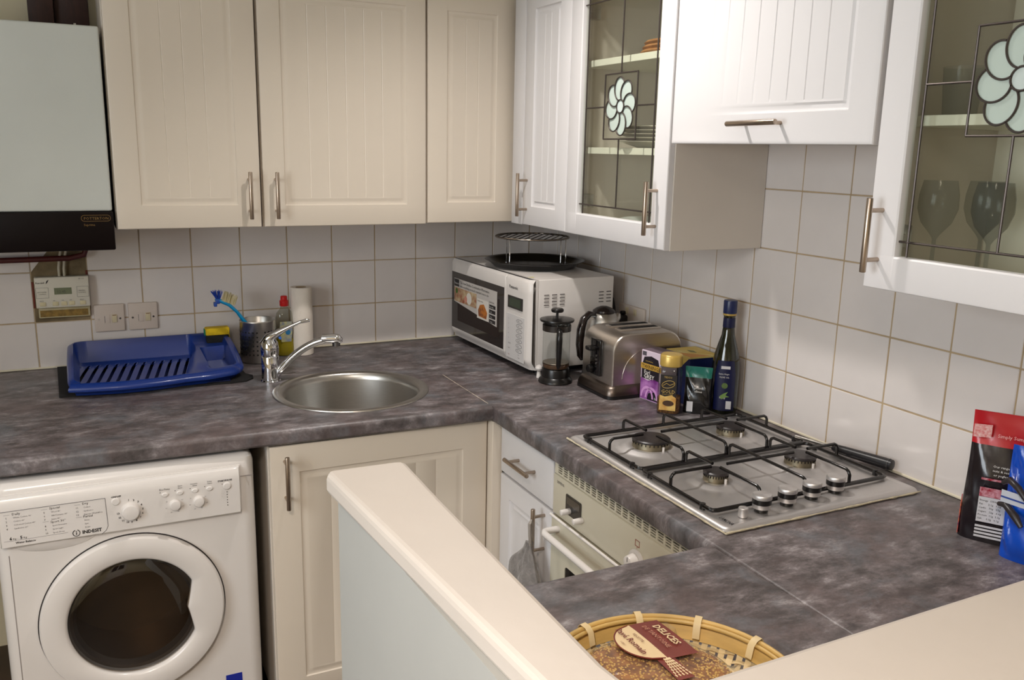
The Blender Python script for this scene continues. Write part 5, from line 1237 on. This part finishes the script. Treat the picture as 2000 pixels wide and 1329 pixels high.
us3 = [-.046+.092*k/18 for k in range(19)]; ov = lambda u, s: (u, -.020-.042*s*math.sqrt(max(0,1-(u/.0461)**2)))
gp = G(); gp.grid(us3, [0,.25,.5,.75,1], lambda u,s: wf(.0606)(*ov(u,s))); ob('cream_oval', gp, CRP, t)
ob('oval_outline', G().tube([wf(.0610)(*ov(u,1)) for u in us3],.0010,5), MAR, t)
texts(t, [('DELICES',.0150,-.030,.006,CRP,.0004),('DE TANTOINE',.0095,-.034,-.008,mat('tan_print',(196,140,112),.5)),('Pavé Romain',.0135,-.040,-.046,MAR,.0002),('RECETTE',.0060,-.020,-.031,MAR),('SCEAU',.0040,-.010,-.056,MAR)], wf(.0626), 'wrapper_lettering')
gp = G().grid([.044,.055,.066,.078,.09],[-.034,-.022,-.010], wf(.0594)); ob('maroon_tail', gp, MAR, t)
gp = G()
for k in range(5):
    p, q = (.046,-.022+.002*(k-2)), (.086,-.022+.0055*(k-2)); n_ = 7
    for i in range(n_):
        f = i/n_; u_, v_ = p[0]+(q[0]-p[0])*f, p[1]+(q[1]-p[1])*f; g0 = wf(.0602)
        gp.cyl(g0(u_,v_), g0(u_+.004,v_+.0010), .0009, n=5)
o = ob('wheat_print', gp, CRP, t); o['kind'] = 'stuff'

# ------------------------------------------------------------------ inside the glass cabinets
CRK = mat('crockery_cream',(226,220,204),.2,coat=.3)
plate = None
for k in range(5):
    x, y, z = -.150, -.945, SH1[0]+.0005+k*.0100
    if plate is None:
        plate = tag(ob('dinner_plate', G().lathe([(0,.0005),(.07,.0005),(.075,.003),(.115,.014),(.125,.016),(.1255,.018),(.114,.0165),(.074,.006),(0,.004)], n=48), CRK, loc=(x,y,z)), '', 'plate', 'dinner plates stacked behind the glass door'); o = plate
    else: o = plate.copy(); COL.objects.link(o); o.location = (x+random.uniform(-.003,.003),y+random.uniform(-.004,.004),z)
    o['label'] = ['cream dinner plate at the bottom of the cabinet stack','cream dinner plate second from the bottom of the cabinet stack','cream dinner plate in the middle of the cabinet stack','cream dinner plate second from the top of the cabinet stack','cream dinner plate at the top of the cabinet stack'][k]
tag(ob('serving_bowl', G().lathe([(0,.0005),(.05,.0005),(.06,.004),(.115,.034),(.120,.040),(.117,.041),(.058,.010),(0,.007)], n=48), mat('bowl_white',(222,226,222),.2,coat=.3), loc=(-.150,-.965,1.3675)), 'wide white bowl on the floor of the leaded glass cabinet', 'bowl')
t = thing('wicker_mats', 'stack of round woven placemats on the upper shelf of the glass cabinet', 'placemats', (-.150,-1.02,SH1[1]+.0005))
WK = mat('wicker_tan',(176,120,66),.8,noise=.4,nscale=60,bump=1,bscale=200)
for k in range(3): ob('placemat', G().lathe([(0,.0005+.012*k),(.110-.005*k,.0005+.012*k),(.116-.005*k,.006+.012*k),(.110-.005*k,.0115+.012*k),(0,.0115+.012*k)], n=40, wob=lambda a: 1+.006*math.sin(40*a)), WK, t)
WG = glass('tumbler_glass',(.93,.95,.94),1.25,haze=.045,hazecol=(.75,.80,.82))
tum = None
TL = ['ribbed glass tumbler nearest the door edge on the upper shelf of the nearer cabinet','ribbed glass tumbler behind the lead square on the upper shelf']
for k, (x, y) in enumerate(((-.19,-1.885),(-.15,-1.965))):
    me = mesh_of('tumbler', G().lathe([(0,.0005),(.026,.0005),(.028,.004),(.034,.085)], n=48, wob=lambda a: 1+.012*math.cos(16*a)), WG, 60)
    o = bpy.data.objects.new('tumbler', me); COL.objects.link(o); o.location = (x,y,SH2[0]+.0005); tag(o, TL[k], 'glass', 'tumblers on the upper shelf')
wine = [(.032,.0005),(.008,.006),(.0035,.012),(.0035,.075),(.008,.083),(.026,.105),(.034,.130),(.033,.155),(.028,.180)]
WLb = ['stemmed wine glass nearest the door frame on the cabinet floor','stemmed wine glass second from the door frame on the cabinet floor','stemmed wine glass below the leaded flower','stemmed wine glass farthest toward the camera']
me = mesh_of('wine_glass', G().lathe(wine, n=36), WG, 60)
for k, (x, y) in enumerate(((-.215,-1.885),(-.130,-1.915),(-.205,-1.985),(-.13,-2.05))):
    o = bpy.data.objects.new('wine_glass', me); COL.objects.link(o); o.location = (x,y,1.3715); tag(o, WLb[k], 'wine glass', 'wine glasses on the cabinet floor')
